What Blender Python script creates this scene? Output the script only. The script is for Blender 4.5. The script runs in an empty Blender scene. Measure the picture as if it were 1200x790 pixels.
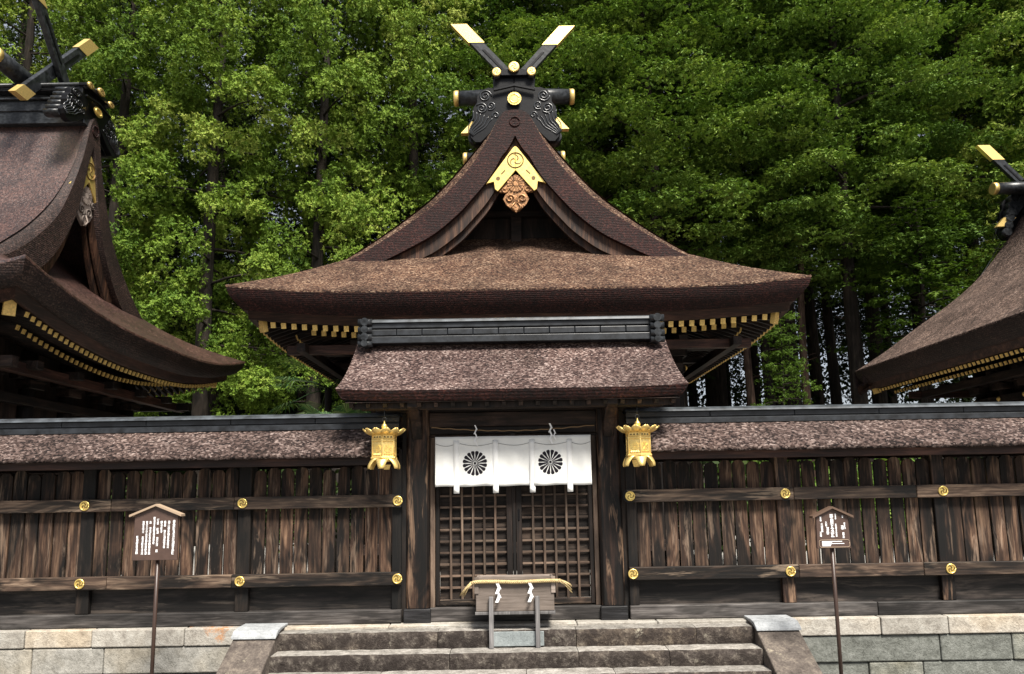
import bpy, math, random
import numpy as np
from mathutils import Vector, Matrix
random.seed(11)
rng = np.random.default_rng(11)
PI = math.pi
rad = math.radians
scene = bpy.context.scene
C = scene.collection

# ------------------------------------------------------------------ camera, sky, sun, exposure
cam = bpy.data.cameras.new('camera')
cam.sensor_width = 36.0
cam.lens = 26.01
cam.shift_y = 55.0 / 1200.0
cam.clip_end = 2000
co = bpy.data.objects.new('camera', cam)
C.objects.link(co)
co.matrix_world = Matrix.Translation((0, 0, 1.47)) @ Matrix.Rotation(PI / 2 + math.atan(.147), 4, 'X') @ Matrix.Rotation(-.0165, 4, 'Z')
scene.camera = co

SUN_EL, SUN_AZ = rad(55), rad(157)          # azimuth clockwise from +Y: behind the camera, to the left
w = bpy.data.worlds.new('World')
scene.world = w
w.use_nodes = True
nt = w.node_tree
for n in list(nt.nodes):
    nt.nodes.remove(n)
sky = nt.nodes.new('ShaderNodeTexSky')
sky.sky_type = 'NISHITA'
sky.sun_disc = False
sky.sun_elevation = SUN_EL
sky.sun_rotation = SUN_AZ
sky.dust_density = 2.5
bg = nt.nodes.new('ShaderNodeBackground')
bg.inputs[1].default_value = .052
wo = nt.nodes.new('ShaderNodeOutputWorld')
mxs = nt.nodes.new('ShaderNodeMixRGB')          # thin bright cloud over the blue
mxs.inputs[0].default_value = .55
mxs.inputs[2].default_value = (7.0, 7.2, 7.6, 1)
nt.links.new(sky.outputs[0], mxs.inputs[1])
nt.links.new(mxs.outputs[0], bg.inputs[0])
nt.links.new(bg.outputs[0], wo.inputs[0])
sl = bpy.data.lights.new('sun', 'SUN')
sl.energy = 4.9
sl.angle = rad(18)
sl.color = (1, .95, .86)
so = bpy.data.objects.new('sun', sl)
C.objects.link(so)
sd = Vector((math.sin(SUN_AZ) * math.cos(SUN_EL), math.cos(SUN_AZ) * math.cos(SUN_EL), math.sin(SUN_EL)))
so.rotation_euler = sd.to_track_quat('Z', 'Y').to_euler()
vs = scene.view_settings
vs.view_transform = 'Standard'
vs.look = 'None'
vs.exposure = 1.05
vs.gamma = 1
vs.use_curve_mapping = False

# ------------------------------------------------------------------ materials
class NT:
    def __init__(s, name):
        s.m = bpy.data.materials.new(name)
        s.m.use_nodes = True
        s.t = s.m.node_tree
        for n in list(s.t.nodes):
            s.t.nodes.remove(n)
        s.out = s.t.nodes.new('ShaderNodeOutputMaterial')
        s.b = s.t.nodes.new('ShaderNodeBsdfPrincipled')
        s.l(s.b.outputs[0], s.out.inputs[0])

    def n(s, kind, **kw):
        o = s.t.nodes.new('ShaderNode' + kind)
        for k, v in kw.items():
            setattr(o, k, v)
        return o

    def l(s, a, b):
        s.t.links.new(a, b)

    def math(s, op, a, b=None, clamp=False):
        o = s.n('Math', operation=op)
        o.use_clamp = clamp
        for i, q in enumerate((a, b)):
            if q is None:
                continue
            if hasattr(q, 'links'):
                s.l(q, o.inputs[i])
            else:
                o.inputs[i].default_value = q
        return o.outputs[0]

    def coords(s, scale=(1, 1, 1), jitter=True):
        tc = s.n('TexCoord')
        v = tc.outputs['Object']
        if jitter:
            a = s.n('Attribute', attribute_name='rnd')
            sc = s.n('VectorMath', operation='SCALE')
            sc.inputs[0].default_value = (13.7, 7.3, 19.1)
            s.l(a.outputs['Fac'], sc.inputs['Scale'])
            ad = s.n('VectorMath', operation='ADD')
            s.l(v, ad.inputs[0])
            s.l(sc.outputs[0], ad.inputs[1])
            v = ad.outputs[0]
        mp = s.n('Mapping')
        mp.inputs['Scale'].default_value = scale
        s.l(v, mp.inputs[0])
        return mp.outputs[0]

    def noise(s, v, scale, detail=4, rough=.55, dist=0):
        o = s.n('TexNoise')
        o.inputs['Scale'].default_value = scale
        o.inputs['Detail'].default_value = detail
        o.inputs['Roughness'].default_value = rough
        o.inputs['Distortion'].default_value = dist
        s.l(v, o.inputs['Vector'])
        return o.outputs['Fac']

    def ramp(s, fac, stops):
        o = s.n('ValToRGB')
        e = o.color_ramp.elements
        while len(e) < len(stops):
            e.new(.5)
        for q, (p, c) in zip(e, stops):
            q.position = p
            q.color = (*c, 1)
        s.l(fac, o.inputs[0])
        return o.outputs[0]

    def mix(s, fac, a, b, mode='MIX'):
        o = s.n('MixRGB', blend_type=mode)
        for i, q in enumerate((fac, a, b)):
            if hasattr(q, 'links'):
                s.l(q, o.inputs[i])
            elif i == 0:
                o.inputs[0].default_value = q
            else:
                o.inputs[i].default_value = (*q, 1)
        return o.outputs[0]

    def bump(s, h, strength=.5, dist=.02):
        o = s.n('Bump')
        o.inputs['Strength'].default_value = strength
        o.inputs['Distance'].default_value = dist
        s.l(h, o.inputs['Height'])
        s.l(o.outputs[0], s.b.inputs['Normal'])

    def base(s, c, rough=.7, metal=0, spec=.5):
        if hasattr(c, 'links'):
            s.l(c, s.b.inputs['Base Color'])
        else:
            s.b.inputs['Base Color'].default_value = (*c, 1)
        if hasattr(rough, 'links'):
            s.l(rough, s.b.inputs['Roughness'])
        else:
            s.b.inputs['Roughness'].default_value = rough
        s.b.inputs['Metallic'].default_value = metal
        s.b.inputs['Specular IOR Level'].default_value = spec
        return s.m


def sc3(axis, along, across):
    return tuple(along if i == 'xyz'.index(axis) else across for i in range(3))


def wood(name, axis, c0, c1, c2, stain=.5, rough=.7, worn=(.45, .33, .24), wornamt=.0, grain=60, spec=.3):
    t = NT(name)
    g = t.noise(t.coords(sc3(axis, .05, 1)), grain, 5, .6, .3)
    big = t.noise(t.coords(sc3(axis, .22, 1)), 5.5, 4, .6, .6)
    col = t.ramp(t.math('ADD', t.math('MULTIPLY', g, .55), t.math('MULTIPLY', big, .5)),
                 [(.36, c0), (.52, c1), (.68, c2)])
    st = t.noise(t.coords(sc3(axis, .35, 1.6)), 2.6, 3, .7, .8)
    sm = t.ramp(st, [(.42, (1, 1, 1)), (.56, (1 - stain,) * 3)])
    col = t.mix(1.0, col, sm, 'MULTIPLY')
    if wornamt > 0:
        wn = t.noise(t.coords(sc3(axis, .12, 1.2)), 9, 5, .7, .5)
        wm = t.ramp(wn, [(.56, (0, 0, 0)), (.68, (wornamt,) * 3)])
        col = t.mix(wm, col, worn)
    at = t.n('Attribute', attribute_name='rnd')
    vr = t.math('ADD', t.math('MULTIPLY', at.outputs['Fac'], .60), .46)
    cb = t.n('CombineXYZ')
    for i in range(3):
        t.l(vr, cb.inputs[i])
    col = t.mix(1.0, col, cb.outputs[0], 'MULTIPLY')
    t.bump(g, .55, .006)
    return t.base(col, rough, 0, spec)


def bark(name, axis, cols, scale=70, bstr=.9, rough=.85, spec=.25, layer=0, sheen=0):
    cols = [tuple(q * .80 for q in c) for c in cols]
    """cypress bark thatch: fine flecks, faint courses"""
    t = NT(name)
    v = t.coords(sc3(axis, .7, 1))
    n1 = t.noise(v, scale, 6, .72, .4)
    n2 = t.noise(t.coords((1, 1, 1)), 2.3, 4, .6)
    n3 = t.noise(v, scale * .3, 3, .6)
    vo = t.n('TexVoronoi')
    vo.inputs['Scale'].default_value = scale * 1.6
    t.l(t.coords(sc3(axis, .75, 1)), vo.inputs['Vector'])
    sp_ = t.n('SeparateColor')
    t.l(vo.outputs['Color'], sp_.inputs[0])
    cell = sp_.outputs[0]
    mixv = t.math('ADD', t.math('ADD', t.math('MULTIPLY', n1, .30), t.math('MULTIPLY', cell, .42)), t.math('ADD', t.math('MULTIPLY', n2, .28), t.math('MULTIPLY', n3, .10)))
    col = t.ramp(mixv, [(.36, cols[0]), (.52, cols[1]), (.68, cols[2]), (.80, cols[3])])
    wz = t.noise(t.coords((.5, .5, .5)), 1.9, 5, .65, .6)          # damp and bleached areas
    col = t.mix(1.0, col, t.ramp(wz, [(.34, (.62, .60, .58)), (.5, (1, 1, 1)), (.68, (1.28, 1.26, 1.22))]), 'MULTIPLY')
    lc = t.noise(t.coords(), 13, 6, .8)
    col = t.mix(t.ramp(lc, [(.66, (0, 0, 0)), (.70, (.6,) * 3)]), col, cols[3])
    h = t.math('ADD', t.math('ADD', n1, t.math('MULTIPLY', n3, .5)), t.math('MULTIPLY', cell, .35))
    if layer:
        wv = t.n('TexWave', wave_type='BANDS', bands_direction='Z')
        wv.inputs['Scale'].default_value = layer
        wv.inputs['Distortion'].default_value = 2.5
        wv.inputs['Detail'].default_value = 2
        t.l(t.coords((1, 1, 1)), wv.inputs['Vector'])
        h = t.math('ADD', h, t.math('MULTIPLY', wv.outputs['Fac'], .3))
        col = t.mix(t.math('MULTIPLY', wv.outputs['Fac'], .25), col, cols[0])
    t.bump(h, bstr, .02)
    return t.base(col, rough, 0, spec)


def plain(name, c, rough=.5, metal=0, spec=.5, var=.0, nscale=20, bstr=0, c2=None):
    t = NT(name)
    if var or c2 or bstr:
        n = t.noise(t.coords(), nscale, 5, .6)
        c = t.ramp(n, [(.35, tuple(q * (1 - var) for q in c)), (.65, c2 or tuple(min(1, q * (1 + var)) for q in c))])
        if bstr:
            t.bump(n, bstr, .01)
    return t.base(c, rough, metal, spec)


def stone(name, ca, cb, cc, warm=None, moss=None, bstr=.7, scale=9, darkamt=0):
    t = NT(name)
    v = t.coords()
    n1 = t.noise(v, scale, 8, .7, .3)
    n2 = t.noise(v, 1.4, 3, .6)
    n3 = t.noise(v, 45, 6, .75)
    col = t.ramp(t.math('ADD', t.math('MULTIPLY', n1, .6), t.math('MULTIPLY', n3, .42)), [(.38, ca), (.52, cb), (.66, cc)])
    at = t.n('Attribute', attribute_name='rnd')
    if warm:
        f = t.ramp(t.math('ADD', t.math('MULTIPLY', n2, .7), t.math('MULTIPLY', at.outputs['Fac'], .3)), [(.52, (0, 0, 0)), (.70, (.5,) * 3)])
        col = t.mix(f, col, warm, 'MULTIPLY')
    if darkamt:
        n4 = t.noise(v, 7, 6, .75, .5)
        f = t.ramp(n4, [(.40, (0, 0, 0)), (.56, (darkamt,) * 3)])
        col = t.mix(f, col, (.035, .026, .022))
    if moss:
        n5 = t.noise(v, 5 if not name.startswith('orange') else 2.2, 7, .8, .2)
        f = t.ramp(n5, [(.6 if not name.startswith('orange') else .5, (0, 0, 0)), (.68 if not name.startswith('orange') else .6, (.85,) * 3)])
        col = t.mix(f, col, moss)
    vr = t.math('ADD', t.math('MULTIPLY', at.outputs['Fac'], .22), .56)
    cbn = t.n('CombineXYZ')
    for i in range(3):
        t.l(vr, cbn.inputs[i])
    col = t.mix(1.0, col, cbn.outputs[0], 'MULTIPLY')
    t.bump(t.math('ADD', n1, t.math('MULTIPLY', n3, .5)), bstr, .03)
    return t.base(col, .85, 0, .3)


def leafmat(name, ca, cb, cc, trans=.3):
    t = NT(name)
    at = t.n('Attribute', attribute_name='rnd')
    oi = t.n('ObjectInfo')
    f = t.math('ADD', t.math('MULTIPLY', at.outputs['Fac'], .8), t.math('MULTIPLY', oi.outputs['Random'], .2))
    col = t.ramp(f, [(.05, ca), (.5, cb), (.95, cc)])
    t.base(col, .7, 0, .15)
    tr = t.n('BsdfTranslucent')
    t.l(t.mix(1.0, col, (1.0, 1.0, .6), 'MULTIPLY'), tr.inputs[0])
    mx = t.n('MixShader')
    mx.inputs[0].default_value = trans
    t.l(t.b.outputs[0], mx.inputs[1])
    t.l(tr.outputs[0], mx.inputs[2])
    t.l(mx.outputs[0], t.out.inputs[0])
    return t.m


M = {}
BW = ((.012, .0075, .006), (.055, .034, .024), (.15, .098, .068))
M['board'] = wood('weathered_board', 'z', (.006, .004, .003), (.056, .029, .018), (.23, .138, .086), .90, .75, (.40, .28, .20), .5, 40)
M['rail'] = wood('weathered_rail', 'x', (.006, .004, .0035), (.058, .036, .025), (.20, .138, .096), .85, .65, (.38, .28, .20), .6, 40)
M['sill'] = wood('grey_sill_wood', 'x', (.016, .014, .0135), (.060, .053, .050), (.16, .145, .138), .6, .6, (.25, .22, .2), .3, 50)
M['plank'] = wood('dark_plank', 'x', (.009, .008, .008), (.034, .027, .024), (.085, .068, .058), .8, .6, (.2, .16, .13), .3, 40)
M['post'] = wood('dark_post', 'z', (.005, .003, .0025), (.030, .015, .010), (.16, .088, .054), .93, .6, (.40, .25, .16), .55, 34)
M['fpost'] = wood('blackened_post', 'z', (.003, .002, .002), (.012, .008, .006), (.04, .026, .018), .8, .7, (.1, .07, .05), .2, 34)
M['beam'] = wood('dark_beam', 'x', (.008, .005, .004), (.030, .017, .013), (.075, .044, .033), .7, .65, (.2, .13, .09), .15, 40)
M['beam_y'] = wood('dark_beam_deep', 'y', (.008, .005, .004), (.030, .017, .013), (.075, .044, .033), .7, .65, (.2, .13, .09), .15, 40)
M['beam_z'] = wood('dark_upright', 'z', (.006, .004, .003), (.020, .012, .009), (.05, .03, .022), .7, .7)
M['redwood'] = wood('reddish_eave_board', 'x', (.018, .008, .006), (.055, .024, .017), (.13, .06, .042), .5, .6, (.3, .16, .1), .2, 40)
M['hafu'] = wood('bargeboard_wood', 'z', (.014, .006, .004), (.055, .024, .013), (.17, .08, .045), .6, .6, (.34, .18, .1), .3, 40)
M['lattice'] = wood('lattice_wood', 'z', (.05, .031, .022), (.13, .085, .06), (.27, .19, .14), .45, .7, (.4, .3, .22), .35, 60)
M['lattice_h'] = wood('lattice_wood_cross', 'x', (.05, .031, .022), (.13, .085, .06), (.27, .19, .14), .45, .7, (.4, .3, .22), .35, 60)
M['doorpanel'] = wood('door_panel_wood', 'x', (.008, .006, .005), (.035, .023, .017), (.10, .067, .048), .75, .75, (.25, .18, .13), .3, 35)
M['endgrain'] = wood('dark_block', 'x', (.010, .009, .010), (.028, .027, .030), (.06, .058, .062), .5, .5, (.15, .15, .16), .3, 60)
M['boxwood'] = wood('pale_grey_wood', 'x', (.17, .135, .112), (.29, .235, .20), (.42, .345, .30), .2, .7, (.42, .34, .28), .3, 50)
M['greypost'] = wood('grey_leg_wood', 'z', (.10, .095, .095), (.19, .18, .18), (.30, .285, .28), .3, .7)
PB = ((.014, .007, .007), (.070, .040, .035), (.175, .118, .104), (.42, .33, .30))
M['bark_pink'] = bark('bark_thatch_grey_pink', 'x', PB, 38, 1.0)
M['bark_fence'] = bark('bark_thatch_rough', 'x', ((.012, .007, .0065), (.064, .040, .034), (.155, .108, .095), (.34, .265, .24)), 32, 1.3)
M['bark_hall'] = bark('bark_thatch_brown', 'x', ((.012, .005, .0035), (.068, .031, .020), (.155, .090, .056), (.36, .255, .18)), 30, 1.0)
M['bark_left'] = bark('bark_thatch_red_brown', 'x', ((.012, .004, .0035), (.038, .015, .011), (.075, .034, .026), (.15, .085, .07)), 26, .4, .40, .9)
M['bark_right'] = bark('bark_thatch_right', 'y', ((.016, .010, .009), (.075, .047, .038), (.17, .115, .092), (.34, .25, .21)), 24, .9)
M['bark_edge'] = bark('cut_bark_layers', 'x', ((.006, .0013, .001), (.017, .0034, .0026), (.036, .0080, .006), (.085, .027, .02)), 34, .6, .7, .25, 9)
M['bark_edge_grey'] = bark('cut_bark_layers_grey', 'x', ((.007, .003, .0026), (.022, .010, .008), (.048, .025, .020), (.11, .07, .058)), 34, .6, .6, .35, 9)
M['copper'] = plain('grey_ridge_tile', (.005, .006, .008), .45, 0, .45, .45, 9, .2, (.020, .023, .028))
M['copper_light'] = plain('pale_ridge_cap', (.045, .051, .058), .42, 0, .5, .6, 6, .15)
M['black'] = plain('black_lacquer', (.004, .004, .005), .38, 0, .2, .3, 30, .15)
M['blackgrey'] = plain('worn_black_lacquer', (.007, .008, .009), .36, 0, .35, .5, 14, .2, (.030, .033, .037))
M['scroll'] = plain('polished_black_relief', (.022, .024, .027), .25, 0, .7)
M['gold'] = plain('gold_leaf', (.95, .68, .22), .36, .8, .5, .12, 25, .15)
M['gold_pale'] = plain('pale_gold', (.86, .62, .22), .40, .72, .5, .15, 60, .35)
M['gold_dark'] = plain('dark_gold_line', (.12, .07, .02), .5, .3, .5)
M['gold_cap'] = plain('gold_rafter_cap', (.72, .48, .15), .55, .2, .5, .2, 30, .1)
M['coppercarve'] = plain('carved_copper_gilding', (.16, .07, .032), .42, .5, .5, .7, 30, .3, (.52, .27, .12))
M['cloth'] = plain('white_cloth', (.72, .72, .70), .9, 0, .2, .03, 8, .08)
M['clothseam'] = plain('white_cloth_hem', (.76, .76, .75), .9, 0, .2)
M['ink'] = plain('black_crest_dye', (.010, .008, .012), .8, 0, .2)
M['string'] = plain('grey_string', (.25, .25, .25), .9)
M['paper'] = plain('white_paper', (.75, .75, .76), .8, 0, .2)
M['rope'] = plain('straw_rope', (.46, .35, .18), .85, 0, .2, .35, 60, .5)
M['oldrope'] = plain('old_brown_rope', (.16, .10, .05), .9)
M['signbrown'] = plain('brown_sign_paint', (.070, .042, .033), .5, 0, .4, .12, 12, .05)
M['signedge'] = plain('pale_sign_edge', (.33, .24, .165), .6)
M['signdark'] = plain('dark_sign_edge', (.10, .06, .04), .5)
M['poleb'] = plain('brown_pole', (.040, .022, .016), .4, 0, .5)
M['letter'] = plain('white_lettering', (.9, .9, .92), .6)
M['stone'] = stone('pale_stone', (.22, .21, .185), (.38, .365, .33), (.54, .52, .475), (1.0, .84, .60), (.13, .13, .10), .6)
M['stone_top'] = stone('warm_coping_stone', (.30, .27, .235), (.50, .465, .41), (.66, .63, .57), (1.0, .80, .55), None, .6)
M['stone_low'] = stone('green_grey_stone', (.12, .125, .11), (.24, .25, .225), (.37, .38, .35), (1, .86, .62), (.045, .05, .035), .8)
M['stepstone'] = stone('stained_step_stone', (.042, .033, .029), (.11, .090, .077), (.34, .30, .25), (1, .85, .6), (.42, .38, .30), .9, 12, .95)
M['steptop'] = stone('lit_tread_stone', (.13, .118, .105), (.34, .315, .285), (.62, .585, .54), None, None, .6)  # paler than the risers: light falling on the treads is put into the colour
M['cheek'] = stone('mottled_cheek_stone', (.075, .06, .052), (.17, .14, .12), (.34, .285, .23), None, (.50, .44, .33), .6)
M['cheektop'] = stone('pale_cheek_cap', (.30, .31, .32), (.48, .50, .52), (.66, .68, .69), None, (.08, .08, .085), .4)
M['bluestone'] = stone('blue_grey_stone', (.20, .225, .23), (.31, .345, .35), (.42, .46, .465), None, None, .4)
M['orange'] = stone('orange_stained_stone', (.30, .27, .235), (.50, .465, .41), (.66, .63, .57), None, (.62, .25, .06), .6)
M['gravel'] = stone('pale_gravel', (.30, .29, .27), (.48, .46, .43), (.66, .64, .6), None, None, 1.0, 40)
M['ground'] = stone('ground_gravel', (.20, .19, .175), (.32, .305, .28), (.46, .44, .41), None, None, .9, 30)
M['soil'] = stone('forest_soil', (.02, .016, .011), (.045, .036, .024), (.08, .066, .045), None, (.03, .045, .015), .9, 6)
M['trunk'] = wood('cedar_trunk_bark', 'z', (.030, .017, .012), (.10, .06, .042), (.22, .145, .11), .5, .9, (.35, .27, .22), .3, 14)
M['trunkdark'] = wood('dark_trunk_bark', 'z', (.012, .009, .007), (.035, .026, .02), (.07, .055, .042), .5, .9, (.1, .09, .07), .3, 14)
M['leaf_a'] = leafmat('cedar_leaf', (.045, .095, .011), (.155, .240, .030), (.33, .37, .080), .2)
M['leaf_b'] = leafmat('cypress_leaf', (.034, .080, .013), (.115, .195, .034), (.25, .330, .068), .2)
M['leaf_c'] = leafmat('bright_leaf', (.045, .090, .012), (.085, .150, .022), (.15, .22, .04), .35)
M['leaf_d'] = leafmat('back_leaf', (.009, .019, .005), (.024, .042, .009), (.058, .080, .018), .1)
M['palm'] = leafmat('palm_leaf', (.02, .05, .02), (.04, .085, .03), (.12, .15, .07), .25)
M['dead'] = plain('dead_frond', (.30, .24, .17), .9)


# ------------------------------------------------------------------ objects
def empty(name, loc, label, cat, group=None, rz=0):
    o = bpy.data.objects.new(name, None)
    C.objects.link(o)
    o.location = loc
    o.rotation_euler = (0, 0, rz)
    o.empty_display_size = .2
    o['label'] = label
    o['category'] = cat
    if group:
        o['group'] = group
    return o


class MB:
    """collects shapes and links them as one mesh object; off is subtracted so meshes sit in their thing's space"""
    def __init__(s, off=(0, 0, 0)):
        s.v = []; s.f = []; s.r = []; s.s = []
        s.off = Vector(off)

    def add(s, vs, fs, rnd=None, smooth=False):
        b = len(s.v)
        r = random.random() if rnd is None else rnd
        s.v += [tuple(q) for q in vs]
        s.r += [r] * len(vs)
        s.f += [tuple(b + i for i in f) for f in fs]
        s.s += [smooth] * len(fs)

    def box(s, x0, x1, y0, y1, z0, z1, rnd=None):
        vs = [(x, y, z) for z in (z0, z1) for y in (y0, y1) for x in (x0, x1)]
        s.add(vs, [(0, 2, 3, 1), (4, 5, 7, 6), (0, 1, 5, 4), (2, 6, 7, 3), (0, 4, 6, 2), (1, 3, 7, 5)], rnd)

    def obox(s, a, b, wx, wz, up=(0, 0, 1), rnd=None):
        """bar from a to b with width wx (sideways) and wz (along up)"""
        a = Vector(a); b = Vector(b)
        d = (b - a).normalized()
        sx = d.cross(Vector(up)).normalized() * wx / 2
        uz = sx.cross(d).normalized() * wz / 2
        vs = [p + i * sx + j * uz for p in (a, b) for j in (-1, 1) for i in (-1, 1)]
        s.add(vs, [(0, 2, 3, 1), (4, 5, 7, 6), (0, 1, 5, 4), (2, 6, 7, 3), (0, 4, 6, 2), (1, 3, 7, 5)], rnd)

    def prism(s, pts, d0, d1, plane='xz', rnd=None):
        """extrude a 2-d outline; plane xz extrudes along y, yz along x, xy along z"""
        def P(p, d):
            return {'xz': (p[0], d, p[1]), 'yz': (d, p[0], p[1]), 'xy': (p[0], p[1], d)}[plane]
        n = len(pts)
        vs = [P(p, d0) for p in pts] + [P(p, d1) for p in pts]
        fs = [tuple(range(n)), tuple(range(2 * n - 1, n - 1, -1))]
        fs += [(i, i + n, (i + 1) % n + n, (i + 1) % n) for i in range(n)]
        s.add(vs, fs, rnd)

    def tube(s, pts, rs, n=10, cap=True, smooth=True, rnd=None):
        pts = [Vector(p) for p in pts]
        if not hasattr(rs, '__len__'):
            rs = [rs] * len(pts)
        vs = []
        prev = None
        for i, p in enumerate(pts):
            d = (pts[min(i + 1, len(pts) - 1)] - pts[max(i - 1, 0)]).normalized()
            if prev is None:
                u = d.cross(Vector((0, 0, 1)) if abs(d.z) < .9 else Vector((1, 0, 0))).normalized()
            else:
                u = (prev - d * prev.dot(d)).normalized()
            prev = u
            v = d.cross(u)
            for k in range(n):
                a = 2 * PI * k / n
                vs.append(p + (u * math.cos(a) + v * math.sin(a)) * rs[i])
        fs = []
        for i in range(len(pts) - 1):
            for k in range(n):
                k2 = (k + 1) % n
                fs.append((i * n + k, i * n + k2, (i + 1) * n + k2, (i + 1) * n + k))
        s.add(vs, fs, rnd, smooth)
        if cap:
            b = len(s.v) - len(vs)
            s.f += [tuple(b + k for k in range(n - 1, -1, -1)), tuple(b + (len(pts) - 1) * n + k for k in range(n))]
            s.s += [False, False]

    def disc(s, c, r, th, axis='y', n=24, rnd=None, dome=0):
        """coin facing -axis"""
        c = Vector(c)
        ax = {'y': Vector((0, 1, 0)), 'x': Vector((1, 0, 0)), 'z': Vector((0, 0, 1))}[axis]
        pts = [c + ax * th, c]
        rr = [r, r]
        if dome:
            pts += [c - ax * dome * .7, c - ax * dome]
            rr += [r * .8, r * .35]
        s.tube(pts, rr, n, True, bool(dome), rnd)

    def grid(s, P, rnd=None, smooth=True, flip=False):
        m, n = len(P), len(P[0])
        vs = [P[i][j] for i in range(m) for j in range(n)]
        fs = []
        for i in range(m - 1):
            for j in range(n - 1):
                q = (i * n + j, i * n + j + 1, (i + 1) * n + j + 1, (i + 1) * n + j)
                fs.append(q[::-1] if flip else q)
        s.add(vs, fs, rnd, smooth)

    def build(s, name, mat, parent=None, bevel=0, label=None, kind=None, cat=None, group=None, seg=1):
        if parent is not None and 'wc' in parent:
            off = Vector(parent['wc'])
        else:
            off = s.off
        me = bpy.data.meshes.new(name)
        me.from_pydata([(v[0] - off[0], v[1] - off[1], v[2] - off[2]) for v in s.v], [], s.f)
        me.polygons.foreach_set('use_smooth', s.s)
        a = me.attributes.new('rnd', 'FLOAT', 'POINT')
        a.data.foreach_set('value', s.r)
        me.materials.append(mat)
        me.update()
        o = bpy.data.objects.new(name, me)
        C.objects.link(o)
        if parent is not None:
            o.parent = parent
        else:
            o.location = off
        if bevel:
            b = o.modifiers.new('bevel', 'BEVEL')
            b.width = bevel
            b.segments = seg
            b.limit_method = 'ANGLE'
        if label: o['label'] = label
        if kind: o['kind'] = kind
        if cat: o['category'] = cat
        if group: o['group'] = group
        return o


WCO = {}
_build = MB.build
def build(s, name, mat, parent=None, **kw):
    off = WCO.get(parent.name if parent is not None else None)
    if off is not None:
        s.off = Vector(off)
    elif parent is not None:
        s.off = Vector((0, 0, 0))
    o = _build(s, name, mat, parent, **kw)
    if off is not None:
        WCO[o.name] = off
    return o
MB.build = build


def wthing(name, loc, label, cat, group=None):
    """a thing whose parts are modelled in world coordinates"""
    o = empty(name, loc, label, cat, group)
    WCO[o.name] = loc
    return o


def petals(c, r0, r1, n, wid, th, mb, y0):
    """wedge-shaped petals radiating round c in the xz plane at depth y0"""
    for k in range(n):
        a = 2 * PI * (k + .5) / n
        pts = []
        for (rr, q) in ((r0, .35), (r1 * .6, .8), (r1 * .9, 1.0), (r1, .55)):
            pts.append((rr, q * wid * rr / r1 if rr > r0 else q * wid * .3))
        out = [(p[0], p[1]) for p in pts] + [(p[0], -p[1]) for p in reversed(pts)]
        mb.prism([(c[0] + u * math.cos(a) - v * math.sin(a), c[1] + u * math.sin(a) + v * math.cos(a)) for u, v in out], y0, y0 + th)


def tomoe(cx, cz, r, y, mb, th=.004, rot=0):
    """three comma shapes chasing round a centre"""
    for k in range(3):
        a0 = rot + 2 * PI * k / 3
        pts_o, pts_i = [], []
        for i in range(12):
            t = i / 11
            a = a0 + t * 2.0
            ro = r * (.35 + .55 * min(1, t * 1.3))
            wd = r * .30 * (1 - t) ** .7 + .001
            pts_o.append((cx + ro * math.cos(a), cz + ro * math.sin(a)))
            pts_i.append((cx + (ro - wd) * math.cos(a), cz + (ro - wd) * math.sin(a)))
        mb.prism(pts_o + pts_i[::-1], y, y + th)


def spiral(c, r, turns, rt, mb, a0=0, sgn=1, y=0, n=40, k0=.15):
    pts = []
    for i in range(n):
        t = i / (n - 1)
        a = a0 + sgn * turns * 2 * PI * t
        rr = r * (k0 + (1 - k0) * t)
        pts.append((c[0] + rr * math.cos(a), y, c[1] + rr * math.sin(a)))
    mb.tube(pts, rt, 5)


# ------------------------------------------------------------------ ground
g = MB(); g.box(-300, 300, -120, 900, -1.2, -.68); g.build('ground', M['ground'], kind='structure')
g = MB(); g.box(-80, 80, 8.75, 24, -.68, 0.0); g.build('courtyard', M['gravel'], kind='structure')
g = MB(); g.box(-200, 200, 24.0, 300, -.68, .02); g.build('forest_floor', M['soil'], kind='structure')

# ------------------------------------------------------------------ stone base and stairway
def course(mb, x0, x1, y0, y1, z0, z1, lens, start=0):
    x = x0
    k = start
    while x < x1 - .01:
        L = lens[k % len(lens)]
        xe = min(x1, x + L)
        if x1 - xe < .25:
            xe = x1
        d = random.uniform(-.012, .012)
        mb.box(x + .004, xe - .004, y0 + d, y1, z0 + .004, z1 - .003)
        x = xe
        k += 1

for sg, lab in ((-1, 'low wall of pale stone blocks left of the steps, with an orange stain'), (1, 'low wall of tan and grey stone blocks right of the steps')):
    xa, xb = (-12, -3.02) if sg < 0 else (3.02, 12)
    r = wthing('stone_wall', (sg * 7.5, 8.6, -.68), lab, 'stone wall')
    if sg < 0:
        b = MB(); b.box(-3.70, -3.02, 8.562, 8.9, -.161, .027); b.build('stained_block', M['orange'], r, bevel=.012, seg=2, label='coping block with a rusty orange stain')
    b = MB(); course(b, xa, xb if sg > 0 else -3.705, 8.56, 8.9, -.165, .03, (.86, 1.5, 1.05, .75, 1.3), 2); b.build('coping_course', M['stone_top'], r, bevel=.012, seg=2)
    b = MB(); course(b, xa, xb, 8.58, 8.9, -.455, -.168, (1.05, 1.7, .8, 1.35), 1); b.build('middle_course', M['stone_low'] if sg > 0 else M['stone'], r, bevel=.015, seg=2)
    b = MB(); course(b, xa, xb, 8.60, 8.9, -.69, -.458, (.9, .6, 1.2, .7), 0); b.build('bottom_course', M['stone_low'], r, bevel=.015, seg=2)
    b = MB(); b.box(xa, xb, 8.67, 8.92, -.67, .0); b.build('core', M['soil'], r)

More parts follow.
